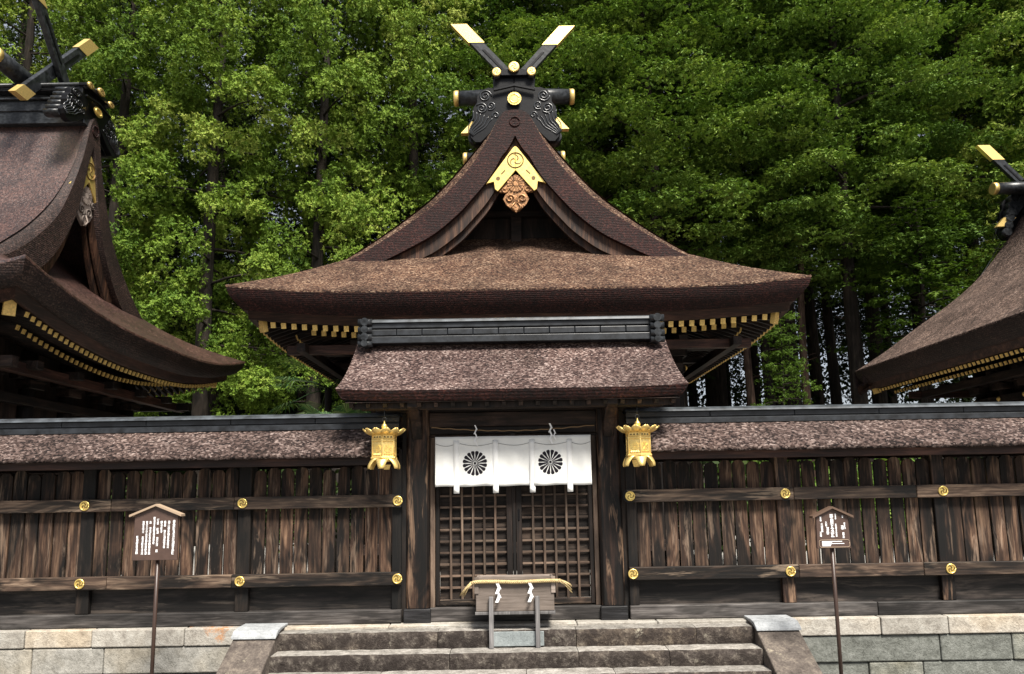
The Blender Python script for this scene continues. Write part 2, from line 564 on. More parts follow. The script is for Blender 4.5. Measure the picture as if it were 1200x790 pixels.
st = wthing('stone_stairway', (0, 8, -.68), 'wide worn stone stairway with dark stained risers leading up to the wooden gate', 'stairs')
RZ = [0.0, -.18, -.345, -.51, -.68]
RY = [8.30, 8.04, 7.78, 7.52]
for i in range(4):
    b = MB(); tb = MB()
    lens = [(1.75, 1.05, .45, 1.3, 1.2), (1.9, 1.35, .95, 1.2, .8), (1.2, 1.5, .9, 1.6), (1.7, 1.2, 1.5, 1)][i]
    hx = 2.60
    x = -hx
    k = 0
    while x < hx - .01:
        xe = min(hx, x + lens[k % len(lens)])
        m = 5
        P = []
        n = max(3, int((xe - x) / .06))
        d = random.uniform(-.008, .008)
        # rounded, slightly uneven long stones
        prof = [(RY[i] + .02, RZ[i + 1] - .05), (RY[i] + .004, RZ[i + 1] + .01), (RY[i], RZ[i] - .06), (RY[i] + .006, RZ[i] - .022), (RY[i] + .025, RZ[i] - .004), (RY[i] + .10, RZ[i]), (RY[i] + .33, RZ[i])]
        for (py, pz) in prof:
            row = []
            for j in range(n + 1):
                u = j / n
                xx = x + .003 + (xe - x - .006) * u
                e = .012 * (math.exp(-((u * (xe - x)) / .02)) + math.exp(-(((1 - u) * (xe - x)) / .02)))
                row.append((xx, py + d + e + .008 * math.sin(xx * 7 + i) * math.sin(xx * 17 + pz * 40) + random.uniform(-.003, .003), pz - e * .5 + random.uniform(-.003, .002)))
            P.append(row)
        b.grid(P[:5], smooth=True)
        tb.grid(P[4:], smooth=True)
        x = xe
        k += 1
    so1 = b.build('step', M['stepstone'], st)
    tb.build('lit_tread', M['steptop'], so1)  # tread and nose with the highlight painted in as paler stone
b = MB(); b.box(-2.6, 2.6, 8.36, 8.9, -.6, -.012); b.build('core', M['soil'], st)
b = MB(); course(b, -2.62, 2.62, 8.53, 8.84, -.02, .028, (1.2, 2.1, .9), 0); b.build('gate_plinth', M['stone_top'], st, bevel=.008)
b = MB(); b.box(-.27, .30, 8.282, 8.295, -.165, -.012); b.build('patch_stone', M['bluestone'], st, bevel=.004, label='smooth blue grey stone let into the top riser under the offering box')
for sg in (-1, 1):
    x0, x1 = sorted((sg * 2.58, sg * 3.04))
    pr = [(8.62, .035), (8.40, .035), (8.32, .022), (8.27, -.02), (7.15, -.66), (7.10, -.69), (8.62, -.69)]
    b = MB(); b.prism(pr, x0, x1, 'yz'); b.build('cheek_slab', M['cheek'], st, bevel=.02, seg=2)
    pr = [(8.64, .060), (8.39, .060), (8.29, .045), (8.215, -.005), (8.205, -.035), (8.28, -.01), (8.38, .02), (8.64, .036)]
    b = MB(); b.prism(pr, x0 - .012, x1 + .012, 'yz'); b.build('cheek_cap', M['cheektop'], st, bevel=.008, seg=2)

# ------------------------------------------------------------------ fences
def zprof(t):          # concave slope 0 at the ridge, 1 at the eave
    return t - .16 * t * (1 - t) * 2

def fence(sg):
    dz = 0.0 if sg < 0 else .01
    lab = ('roofed fence of dark weathered boards on the left side of the gate' if sg < 0
           else 'roofed fence of dark weathered boards on the right side of the gate')
    r = wthing('roofed_wooden_fence', (sg * 5.2, 8.8, .03), lab, 'fence', 'roofed board fences beside the gate')
    BX = [1.34, 3.13, 4.95, 6.78, 8.6]
    X0, X1 = 1.30, 9.2
    def xx(a, b_):
        return sorted((sg * a, sg * b_))
    # sill
    b = MB(); a, c = xx(X0, 4.1); b.box(a, c, 8.665, 8.93, .03, .178); a, c = xx(4.105, X1); b.box(a, c, 8.667, 8.93, .03, .176)
    b.build('sill_beam', M['sill'], r, bevel=.008)
    # posts
    for i, x in enumerate(BX):
        wd = .075 if i else .055
        xc = x if i else 1.36
        b = MB(); a, c = xx(xc - wd, xc + wd); b.box(a, c, 8.70, 8.90, .178, 2.0 + dz); b.build('fence_post', M['fpost'] if (sg < 0 or i == 0) else M['post'], r, bevel=.006)
    # rails
    for z, h in ((1.40, .145), (.525, .145)):
        b = MB()
        e = [X0] + [BX[1] + .1, BX[2] - .3, BX[3] + .2] + [X1]
        for i in range(len(e) - 1):
            a, c = xx(e[i] + .002, e[i + 1] - .002)
            b.box(a, c, 8.635 + .003 * (i % 2), 8.698, z - h / 2 + dz, z + h / 2 + dz)
        b.build('rail', M['rail'], r, bevel=.006)
    # boards and planks per bay
    for i in range(4):
        xa, xb = BX[i] + (.075 if i else .075), BX[i + 1] - .075
        n = 10 if i else 10
        wd = (xb - xa) / n
        b = MB()
        for k in range(n):
            u0 = xa + k * wd + random.uniform(.006, .014)
            u1 = xa + (k + 1) * wd - random.uniform(.006, .014)
            lean = random.uniform(-.006, .006)
            top = 1.80 + random.uniform(-.03, .02)
            dy = random.uniform(-.008, .008)
            prof = [(u0, .45), (u1, .45), (u1 + lean, top - .045), (u1 + lean - .03, top - .008), ((u0 + u1) / 2 + lean, top), (u0 + lean + .03, top - .008), (u0 + lean, top - .045)]
            b.prism([(sg * p[0], p[1] + dz) for p in prof], 8.735 + dy, 8.765 + dy)
        b.build('board_panel', M['board'], r)
        b = MB(); a, c = xx(xa, xb); b.box(a, c, 8.77, 8.80, .178, .46); b.build('bottom_plank', M['plank'], r)
    # bosses
    for i, x in enumerate(BX[:4]):
        for z in (1.40, .525):
            b = MB()
            zc = z + dz
            b.disc((sg * x, 8.63, zc), .056, .012, 'y', 26, .4)
            b.tube([(sg * x + .049 * math.cos(q * PI / 12), 8.629, zc + .049 * math.sin(q * PI / 12)) for q in range(25)], .009, 6)
            bo = b.build('rail_boss', M['gold'], r)
            b = MB(); tomoe(sg * x, zc, .045, 8.622, b, .01, .5); b.build('swirl', M['gold_dark'], bo)
            # upper bosses sit on a dark shaped backing
            if z > 1:
                b = MB(); b.tube([(sg * x, 8.636, zc), (sg * x, 8.648, zc)], .082, 26); b.build('boss_backing', M['black'], r)
    # roof: plates, eave board, bark both sides, ridge
    xa, xb = (1.33, 9.3)
    b = MB(); a, c = xx(xa, xb); b.box(a, c, 8.70, 8.90, 1.88 + dz, 2.02 + dz); b.build('top_plate', M['beam'], r, bevel=.006)
    b = MB()
    for k in range(int((xb - xa) / .62) + 1):
        x = xa + .2 + k * .62
        if x > xb: break
        b.obox((sg * x, 8.40, 1.86 + dz), (sg * x, 8.80, 2.08 + dz), .05, .06)
    b.build('rafters', M['beam_y'], r)
    b = MB(); b.box(a, c, 8.375, 8.40, 1.805 + dz, 1.895 + dz); b.box(a, c, 9.2, 9.225, 1.805 + dz, 1.895 + dz); b.build('eave_board', M['redwood'], r, bevel=.004)
    nx = int((xb - xa) / .045)
    b = MB()
    for side in (-1, 1):
        P = []
        for j in range(15):
            t = j / 14
            y = 8.8 + side * (.05 + .45 * t)
            z = 2.275 - .33 * zprof(t) + dz
            row = []
            for i in range(nx + 1):
                x = xa + (xb - xa) * i / nx
                h = .005 * math.sin(x * 31 + j * 1.3) * math.sin(x * 13.7 - j * .7) + random.uniform(-.0028, .0028)
                if j == 14: h -= .012
                row.append((sg * x, y, z + h))
            P.append(row)
        P.append([(q[0], q[1], q[2] - .045) for q in P[-1]])
        P.append([(q[0], q[1] - side * .1, q[2] + .01) for q in P[-1]])
        b.grid(P, rnd=.5)
    b.build('bark_roof', M['bark_fence'], r)
    b = MB(); b.box(a, c, 8.42, 9.18, 1.925 + dz, 1.94 + dz); b.build('roof_boards', M['beam'], r)
    b = MB()
    b.box(a, c, 8.66, 8.94, 2.235 + dz, 2.30 + dz)
    b.box(a, c, 8.69, 8.91, 2.30 + dz, 2.315 + dz)
    n = int((xb - xa) / .95)
    for k in range(n):
        u0, u1 = xa + (xb - xa) * k / n + .002, xa + (xb - xa) * (k + 1) / n - .002
        p, q = xx(u0, u1)
        b.box(p, q, 8.68, 8.92, 2.315 + dz, 2.375 + dz)
    b.build('ridge_courses', M['copper'], r, bevel=.005)
    b = MB()
    P = [(8.64, 2.378 + dz), (8.66, 2.40 + dz), (8.74, 2.432 + dz), (8.8, 2.44 + dz), (8.86, 2.432 + dz), (8.94, 2.40 + dz), (8.96, 2.378 + dz)]
    b.prism(P, a, c, 'yz'); b.build('ridge_cap', M['copper_light'], r)
    return r

fence(-1)
fence(1)

# ------------------------------------------------------------------ gate
ga = wthing('shrine_gate', (0, 8.9, 0), 'dark wooden gate with bark roof and latticed doors at the top of the steps', 'gate')
for sg in (-1, 1):
    a, c = sorted((sg * .985, sg * 1.255))
    b = MB()
    n = 14
    P = []
    b.prism([(a, 8.73), (a + .03, 8.70), (c - .03, 8.70), (c, 8.73), (c, 9.0), (a, 9.0)], .18, 2.62, 'xy')
    po = b.build('gate_post', M['post'], ga, bevel=.006)
    b = MB(); b.box(a - .02, c + .02, 8.67, 9.03, .0, .18); b.build('post_base', M['endgrain'], po, bevel=.012, seg=2)
    a, c = sorted((sg * .925, sg * .98))
    b = MB(); b.box(a, c, 8.77, 8.92, .18, 2.16); b.build('door_jamb', M['lattice'], ga, bevel=.004)
    a, c = sorted((sg * 1.256, sg * 1.304))
    b = MB(); b.box(a, c, 8.74, 8.86, .03, 2.42); b.build('side_board', M['fpost'], ga)
    # bracket arm beside the post
    b = MB()
    b.prism([(sg * 1.26, 2.12), (sg * 1.50, 2.22), (sg * 1.56, 2.30), (sg * 1.56, 2.38), (sg * 1.26, 2.38)], 8.76, 8.86)
    b.build('post_bracket', M['beam'], ga, bevel=.006)
    # front strut carrying the eave
    b = MB()
    b.prism([(8.69, 2.10), (8.69, 2.52), (8.20, 2.52), (8.20, 2.43), (8.35, 2.40), (8.52, 2.30)], sg * 1.12 - .06, sg * 1.12 + .06, 'yz')
    b.build('eave_bracket', M['beam_y'], ga, bevel=.008)
b = MB(); b.box(-1.0, 1.0, 8.72, 8.95, .03, .18); b.build('threshold', M['sill'], ga, bevel=.006)
b = MB(); b.box(-.985, .985, 8.74, 8.95, 2.165, 2.25); b.box(-.985, .985, 8.71, 8.96, 2.252, 2.42); b.build('lintel', M['beam'], ga, bevel=.006)
b = MB(); b.box(-1.62, 1.62, 8.73, 8.97, 2.424, 2.545); b.build('cross_beam', M['beam'], ga, bevel=.008)
b = MB(); b.box(-1.72, 1.72, 8.34, 8.44, 2.42, 2.52); b.build('eave_purlin', M['beam'], ga, bevel=.006)
b = MB(); b.box(-1.80, 1.80, 9.85, 9.95, 2.40, 2.50); b.build('eave_purlin', M['beam'], ga, bevel=.006)
for sg in (-1, 1):      # rear posts hold the back eave
    b = MB(); b.box(sg * 1.12 - .09, sg * 1.12 + .09, 9.80, 9.98, .0, 2.40); b.build('rear_post', M['beam_z'], ga, bevel=.006)
# doors
for sg in (-1, 1):
    xa, xb = sorted((sg * .02, sg * .922))
    b = MB()
    s0, s1 = sorted((sg * .022, sg * .088))
    b.box(s0, s1, 8.80, 8.86, .195, 2.16)
    s0, s1 = sorted((sg * .875, sg * .920))
    b.box(s0, s1, 8.80, 8.86, .195, 2.16)
    d = b.build('door_leaf', M['beam_z'], ga, bevel=.004)
    b = MB()
    la, lb = sorted((sg * .09, sg * .873))
    b.box(la, lb, 8.80, 8.86, .195, .26)
    b.box(la, lb, 8.80, 8.86, 2.10, 2.16)
    b.build('door_rail', M['rail'], d, bevel=.004)
    b = MB()
    n = 6
    for k in range(1, n):
        x = la + (lb - la) * k / n
        b.box(x - .013, x + .013, 8.806, 8.824, .26, 2.10)
    b.build('upright_lattice', M['lattice'], d, bevel=.002)
    b = MB()
    n = 14
    for k in range(1, n):
        z = .26 + 1.84 * k / n
        b.box(la, lb, 8.826, 8.842, z - .012, z + .012)
    b.build('cross_lattice', M['lattice_h'], d, bevel=.002)
    b = MB()
    n = 7
    for k in range(n):
        z = .26 + 1.84 * k / n
        b.box(la, lb, 8.862 + .004 * (k % 2), 8.88, z + .003, z + 1.84 / n - .003)
    b.build('back_panel', M['doorpanel'], d)
b = MB(); b.box(-.018, .018, 8.785, 8.80, .2, 2.155); b.build('meeting_stile', M['beam_z'], ga, bevel=.003)
b = MB(); b.box(.045, .065, 8.79, 8.80, 1.15, 1.28); b.build('door_latch', M['black'], ga, bevel=.003)
# roof
GX = 1.95
GY, GE, GZ = 9.08, 8.10, 3.36
def gz(t, s=0):
    return GZ - .75 * (t + .28 * t * (1 - t)) + .03 * abs(s) ** 6 * t
nx, ny = 90, 26
b = MB()
for side in (-1, 1):
    P = []
    for j in range(ny + 1):
        t = j / ny
        y = GY + side * (GY - GE) * t
        hx = GX + .035 * t ** 3 - .03
        P.append([((2 * i / nx - 1) * hx, y, gz(t, 2 * i / nx - 1) + random.uniform(-.0015, .0015)) for i in range(nx + 1)])
    b.grid(P, rnd=.3)
rf = b.build('bark_roof', M['bark_pink'], ga)
b = MB()
for side in (-1, 1):        # cut eave edge, soffit side
    hx = GX + .005
    y = GY + side * (GY - GE)
    P = []
    for (dy, dzz) in ((0, 0), (.01, -.03), (.05, -.10), (.06, -.115)):
        P.append([((2 * i / nx - 1) * (hx - dy), y - side * dy, gz(1, 2 * i / nx - 1) + dzz) for i in range(nx + 1)])
    b.grid(P)
    for sx in (-1, 1):      # verge edges
        P = []
        for (dx, dzz) in ((0, 0), (.012, -.03), (.06, -.12), (.10, -.13)):
            P.append([(sx * (GX + .035 * (j / ny) ** 3 - .03 - dx), GY + side * (GY - GE) * (j / ny) - (side * dx if j == ny else 0), gz(j / ny, 1) + dzz) for j in range(ny + 1)])
        b.grid(P)
b.build('roof_edge', M['bark_edge'], rf)
b = MB()
for side in (-1, 1):
    P = []
    for j in range(9):
        t = j / 8
        P.append([(sx * (GX - .09), GY + side * (GY - GE - .06) * t, gz(t) - .125) for sx in (-1, 1)])
    b.grid(P)
b.build('soffit_boards', M['beam_y'], rf)
b = MB()
for k in range(20):
    x = -1.8 + 3.6 * k / 19
    for side in (-1, 1):
        b.obox((x, GY + side * (GY - GE - .10), 2.455 + .0), (x, GY + side * .1, 3.12), .045, .055)
b.build('rafters', M['beam_y'], ga)
b = MB(); b.box(-1.80, 1.80, 8.24, 8.265, 2.42, 2.49); b.build('eave_board', M['beam_z'], rf, bevel=.004)
# gate gables closed by boards
for sx in (-1, 1):
    b = MB(); b.prism([(8.25, 2.52), (GY, 3.2), (9.9, 2.52)], sx * 1.60 - .02, sx * 1.60 + .02, 'yz'); b.build('gable_board', M['beam_y'], ga)
# ridge
b = MB()
b.box(-1.72, 1.72, 8.86, 9.30, 3.30, 3.385)
b.box(-1.72, 1.72, 8.90, 9.26, 3.385, 3.40)
for k in range(11):
    u0, u1 = -1.72 + 3.44 * k / 11, -1.72 + 3.44 * (k + 1) / 11
    b.box(u0 + .003, u1 - .003, 8.88, 9.28, 3.40, 3.475)
b.box(-1.72, 1.72, 8.91, 9.25, 3.475, 3.49)
b.box(-1.73, 1.73, 8.875, 9.285, 3.49, 3.555)
rd = b.build('ridge', M['copper'], ga, bevel=.012, seg=2)
b = MB(); b.prism([(8.85, 3.558), (8.87, 3.59), (8.98, 3.625), (9.08, 3.635), (9.18, 3.625), (9.29, 3.59), (9.31, 3.558)], -1.745, 1.745, 'yz'); b.build('ridge_cap', M['copper_light'], rd)
for sx in (-1, 1):
    b = MB()
    for k, (zc, r_) in enumerate(((3.56, .050), (3.465, .045), (3.375, .048), (3.295, .042))):
        for yy in (8.90,):
            b.tube([(sx * 1.785, 8.80, zc - .0), (sx * 1.785, 9.36, zc)], r_, 12)
            b.tube([(sx * 1.785 - .085, 8.86, zc), (sx * 1.785 + .085, 8.86, zc)], r_ * .95, 12)
    b.build('ridge_end_tile', M['blackgrey'], rd)

# ------------------------------------------------------------------ gate curtain, ropes
def cy(x, z):
    return 8.62 + (.030 * math.sin(x * 9 + .5) + .012 * math.sin(x * 23 + z * 2.5) + .006 * math.sin(x * 47 - z * 5)) * (.12 + min(.5, 2.125 - z)) + .003 * math.sin(x * 31 + z * 9)
cu = wthing('gate_curtain', (0, 8.62, 2.12), 'white cloth curtain with two black chrysanthemum crests hanging in the gate opening', 'curtain')
b = MB()
nx, nz = 120, 16
b.grid([[(-.905 + 1.81 * i / nx, cy(-.905 + 1.81 * i / nx, 2.125 - .575 * j / nz), 2.125 - .575 * j / nz + .004 * math.sin(i * .21) * j / nz) for i in range(nx + 1)] for j in range(nz + 1)], rnd=.2)
o = b.build('cloth', M['cloth'], cu)
sm = o.modifiers.new('thickness', 'SOLIDIFY'); sm.thickness = .003
for x in (-.66, -.205, .22, .652):
    b = MB()
    b.grid([[(x + q * .032, cy(x, z) - .007, z) for q in (-1, 0, 1)] for z in [2.08 - .61 * j / 12 for j in range(13)]], rnd=.4)
    o = b.build('hanging_tab', M['clothseam'], cu)
    sm = o.modifiers.new('thickness', 'SOLIDIFY'); sm.thickness = .003
for x in (-.445, .43):
    b = MB()
    petals((x, 1.815), .022, .142, 16, .0235, .003, b, cy(x, 1.8) - .014)
    b.tube([(x, cy(x, 1.8) - .014, 1.815), (x, cy(x, 1.8) - .010, 1.815)], .016, 12)
    b.v = [(v[0], v[1] - cy(x, 1.8) + cy(v[0], v[2]) + .008, v[2]) for v in b.v]
    b.build('chrysanthemum_crest', M['ink'], cu)
b = MB()
for (x0, x1) in ((-.90, -.66), (-.62, -.23), (-.18, .20), (.24, .63), (.67, .90)):
    pts = []
    for i in range(9):
        t = i / 8
        x = x0 + (x1 - x0) * t
        z = 2.045 - .03 * math.sin(PI * t)
        pts.append((x, cy(x, z) - .006, z))
    b.tube(pts, .003, 5)
b.build('draw_string', M['string'], cu)
# curtain rod
b = MB(); b.tube([(-.98, 8.64, 2.13), (.98, 8.64, 2.13)], .012, 8); b.build('rod', M['beam'], cu)

ro = wthing('thin_straw_rope', (0, 8.6, 2.25), 'thin straw rope with two zigzag white paper streamers strung across the gate lintel', 'rope')
b = MB()
pts = [(-.95 + 1.9 * i / 40, 8.60, 2.235 - .05 * math.sin(PI * i / 40) + .004 * math.sin(i * 1.7)) for i in range(41)]
b.tube(pts, .007, 6)
b.build('rope', M['oldrope'], ro)
def streamer(parent, x, y, z, s, n=4, name='paper_streamer', seed=0, wid=1.0):
    """zigzag of folded paper hanging down"""
    R = random.Random(seed)
    b = MB()
    cx = x
    zz = z
    dirn = 1
    for k in range(n):
        w_ = s * .55 * wid
        h = s
        sk = dirn * s * .45
        y0 = y - .004 * k
        q = [(cx - w_ / 2, zz), (cx + w_ / 2, zz), (cx + w_ / 2 + sk, zz - h), (cx - w_ / 2 + sk, zz - h)]
        b.add([(p[0], y0 + (.012 * dirn if i > 1 else 0), p[1]) for i, p in enumerate(q)] + [(p[0], y0 + .002 + (.012 * dirn if i > 1 else 0), p[1]) for i, p in enumerate(q)],
              [(0, 1, 2, 3), (7, 6, 5, 4), (0, 4, 5, 1), (1, 5, 6, 2), (2, 6, 7, 3), (3, 7, 4, 0)])
        cx += sk * .75 - dirn * s * .02
        zz -= h * .72
        dirn *= -1
    b.build(name, M['paper'], parent)
streamer(ro, -.44, 8.585, 2.255, .062, 5, seed=1, wid=.45)
streamer(ro, .43, 8.585, 2.262, .062, 5, seed=2, wid=.6)
streamer(ro, .475, 8.58, 2.19, .05, 3, seed=3, wid=.5)

# ------------------------------------------------------------------ lanterns
def lantern(x, y, ztop, label):
    z0 = ztop - .56
    r = wthing('hanging_lantern', (x, y, z0), label, 'lantern', 'gilt lanterns hanging at the gate')
    def hexp(rr, z, a0=PI / 6, n=6):
        return [(x + rr * math.cos(a0 + 2 * PI * k / n), y + rr * math.sin(a0 + 2 * PI * k / n), z) for k in range(n)]
    def hexstack(rows, mb):
        vs = []
        for rr, z in rows:
            vs += hexp(rr, z)
        fs = []
        for i in range(len(rows) - 1):
            for k in range(6):
                fs.append((i * 6 + k, i * 6 + (k + 1) % 6, (i + 1) * 6 + (k + 1) % 6, (i + 1) * 6 + k))
        fs.append(tuple(range(5, -1, -1)))
        fs.append(tuple((len(rows) - 1) * 6 + k for k in range(6)))
        mb.add(vs, fs, .5)
    b = MB()
    hexstack([(.125, z0 + .10), (.155, z0 + .115), (.155, z0 + .13), (.135, z0 + .14), (.135, z0 + .30), (.148, z0 + .305), (.148, z0 + .325), (.135, z0 + .33), (.135, z0 + .372), (.15, z0 + .378)], b)
    # corner ribs
    for p in hexp(.137, 0):
        b.tube([(p[0], p[1], z0 + .13), (p[0], p[1], z0 + .37)], .009, 6)
    body = b.build('lantern_body', M['gold_pale'], r, bevel=.003)
    # relief flower on each side, slots in the top band
    b = MB()
    for k in range(6):
        a = PI / 6 + PI / 6 + 2 * PI * k / 6
        R = Matrix.Rotation(a + PI / 2, 4, 'Z')
        bb = MB()
        petals((0, 0), .01, .045, 8, .014, .006, bb, -.122)
        for q in range(5):
            bb.tube([(-.04 + q * .02, -.122, -.055), (-.035 + q * .02, -.124, -.07)], .006, 5)
        T = Matrix.Translation((x, y, z0 + .225)) @ R
        b.add([T @ Vector(v) for v in bb.v], bb.f, .5)
    b.build('flower_relief', M['gold'], body)
    b = MB()
    for k in range(6):
        a = PI / 3 + 2 * PI * k / 6
        T = Matrix.Translation((x, y, z0 + .351)) @ Matrix.Rotation(a + PI / 2, 4, 'Z')
        bb = MB()
        for q in (-1, 0, 1):
            bb.prism([(q * .038 - .012, -.008), (q * .038 + .012, -.008), (q * .038 + .006, .008), (q * .038 - .006, .008)], -.1195, -.112)
        b.add([T @ Vector(v) for v in bb.v], bb.f, .5)
    b.build('band_openings', M['gold_dark'], body)
    # canopy with upturned petals
    b = MB()
    hexstack([(.15, z0 + .372), (.185, z0 + .384), (.15, z0 + .405), (.06, z0 + .43), (.03, z0 + .45)], b)
    can = b.build('canopy', M['gold_pale'], r)
    b = MB()
    for k in range(12):
        a = 2 * PI * k / 12 + PI / 12
        P = []
        for i in range(6):
            t = i / 5
            rr = .14 + .10 * t
            zz = z0 + .384 + .062 * t ** 1.8
            wd = .056 * math.sqrt(max(0, 1 - (max(0, t - .45) / .56) ** 2)) * (.8 + .2 * min(1, t / .45))
            P.append([(x + rr * math.cos(a) - q * wd * math.sin(a), y + rr * math.sin(a) + q * wd * math.cos(a), zz - .018 * abs(q) ** 2 * 0 + .012 * (1 - abs(q)) * -1) for q in (-1, -.5, 0, .5, 1)])
        b.grid(P, rnd=.5)
    o = b.build('canopy_petals', M['gold_pale'], can)
    s_ = o.modifiers.new('thickness', 'SOLIDIFY'); s_.thickness = .008
    # feet
    b = MB()
    for k in range(6):
        a = PI / 6 + 2 * PI * k / 6
        P = []
        for i in range(7):
            t = i / 6
            rr = .125 + .055 * math.sin(t * PI * .55)
            zz = z0 + .112 - .11 * t
            wd = .074 * (1 - .62 * t ** .8)
            P.append([(x + rr * math.cos(a) - q * wd * math.sin(a) - (0 if q == 0 else .012 * math.cos(a)), y + rr * math.sin(a) + q * wd * math.cos(a) - (0 if q == 0 else .012 * math.sin(a)), zz) for q in (-1, 0, 1)])
        b.grid(P, rnd=.5)
    o = b.build('scalloped_feet', M['gold_pale'], r)
    s_ = o.modifiers.new('thickness', 'SOLIDIFY'); s_.thickness = .01
    b = MB(); hexstack([(.12, z0 + .085), (.13, z0 + .10)], b); b.build('base_plate', M['gold'], r)
    # finial and hook
    b = MB()
    b.tube([(x, y, z0 + .44), (x, y, z0 + .452), (x, y, z0 + .475), (x, y, z0 + .498), (x, y, z0 + .508), (x, y, z0 + .54)], [.012, .026, .034, .024, .010, .004], 14)
    b.build('finial', M['gold'], r)
    b = MB()
    b.tube([(x + .022 * math.sin(q * .52), y, z0 + .555 + .022 * math.cos(q * .52)) for q in range(13)], .004, 6)
    b.tube([(x, y, z0 + .575), (x, y, 2.41)], .004, 6)
    b.build('hook_chain', M['blackgrey'], r)
lantern(-1.435, 8.25, 2.31, 'gilt hexagonal lantern hanging left of the gate opening')
lantern(1.395, 8.25, 2.295, 'gilt hexagonal lantern hanging right of the gate opening')

# ------------------------------------------------------------------ offering box
ob = wthing('offering_box', (0, 8.45, -.18), 'pale grey wooden offering box on four legs before the gate doors', 'offering box')
b = MB()
b.box(-.43, .42, 8.29, 8.315, .20, .565)
b.box(-.43, .42, 8.635, 8.66, .20, .545)
b.box(-.43, -.405, 8.315, 8.635, .20, .55)
b.box(.395, .42, 8.315, 8.635, .20, .55)
b.box(-.405, .395, 8.315, 8.635, .20, .225)
b.build('box_body', M['boxwood'], ob, bevel=.004)
b = MB(); b.box(-.44, .43, 8.28, 8.67, .165, .197); b.build('bottom_board', M['greypost'], ob, bevel=.004)
b = MB()
for k in range(9):
    x = -.37 + .73 * k / 8
    b.box(x - .018, x + .018, 8.316, 8.634, .50, .525)
b.build('top_slats', M['boxwood'], ob, bevel=.003)
for x in (-.445, .39):
    b = MB(); b.box(x, x + .045, 8.278, 8.288, .39, .565); b.build('corner_board', M['boxwood'], ob)
for x in (-.265, .235):
    b = MB(); b.box(x - .024, x + .024, 8.235, 8.277, -.178, .36); b.build('front_leg', M['greypost'], ob, bevel=.004)
    b = MB(); b.box(x - .024, x + .024, 8.60, 8.64, .03, .165); b.build('rear_leg', M['greypost'], ob, bevel=.004)
# twisted rope
rp = wthing('straw_rope', (0, 8.27, .5), 'thick twisted straw rope with frayed ends tied across the front of the offering box', 'rope')
def rc(t):      # centre line
    x = -.475 + .965 * t
    z = .514 + .005 * math.sin(t * 9)
    if t < .05: z -= (.05 - t) * .15
    return Vector((x, 8.262, z))
b = MB()
for ph in range(3):
    pts = []
    for i in range(160):
        t = i / 159
        c_ = rc(t)
        a = ph * 2 * PI / 3 + t * 2 * PI * 15
        pts.append(c_ + Vector((0, math.cos(a) * .0115, math.sin(a) * .0115)))
    b.tube(pts, .0100, 6)
b.build('twisted_strands', M['rope'], rp)
for e in (0, 1):
    b = MB()
    c_ = rc(e)
    dx = -1 if e == 0 else 1
    for k in range(44):
        a = random.uniform(-.9, .35); ln = random.uniform(.10, .17)
        yy = random.uniform(-.02, .015)
        if e == 0:
            end = c_ + Vector((dx * ln * .75 * math.cos(a), yy, -ln * (.55 + .4 * random.random())))
        else:
            end = c_ + Vector((dx * ln * .75, yy, -ln * (.25 + .55 * random.random())))
        mid = (c_ + end) / 2 + Vector((0, yy, .01))
        b.tube([c_ + Vector((random.uniform(-.01, .01), yy * .4, random.uniform(-.012, .012))), mid, end], [.006, .005, .003], 4)
    b.build('frayed_tassel', M['rope'], rp)
streamer(rp, -.195, 8.240, .50, .062, 4, seed=4)
streamer(rp, .155, 8.240, .50, .062, 4, seed=5)

# ------------------------------------------------------------------ signs
def glyph(b, x, z, s, y, R):
    """a small cluster of strokes the size of one written character"""
    n = R.choice((3, 4, 4))
    for k in range(n):
        zz = z - s * (.12 + .76 * k / max(1, n - 1))
        w_ = s * R.uniform(.24, .40)
        b.box(x - w_, x + w_, y, y + .002, zz - s * .068, zz + s * .068)
    for k in range(R.choice((1, 2))):
        xx = x + s * R.uniform(-.3, .3)
        b.box(xx - s * .08, xx + s * .08, y - .0005, y + .0016, z - s * .92, z - s * .06)

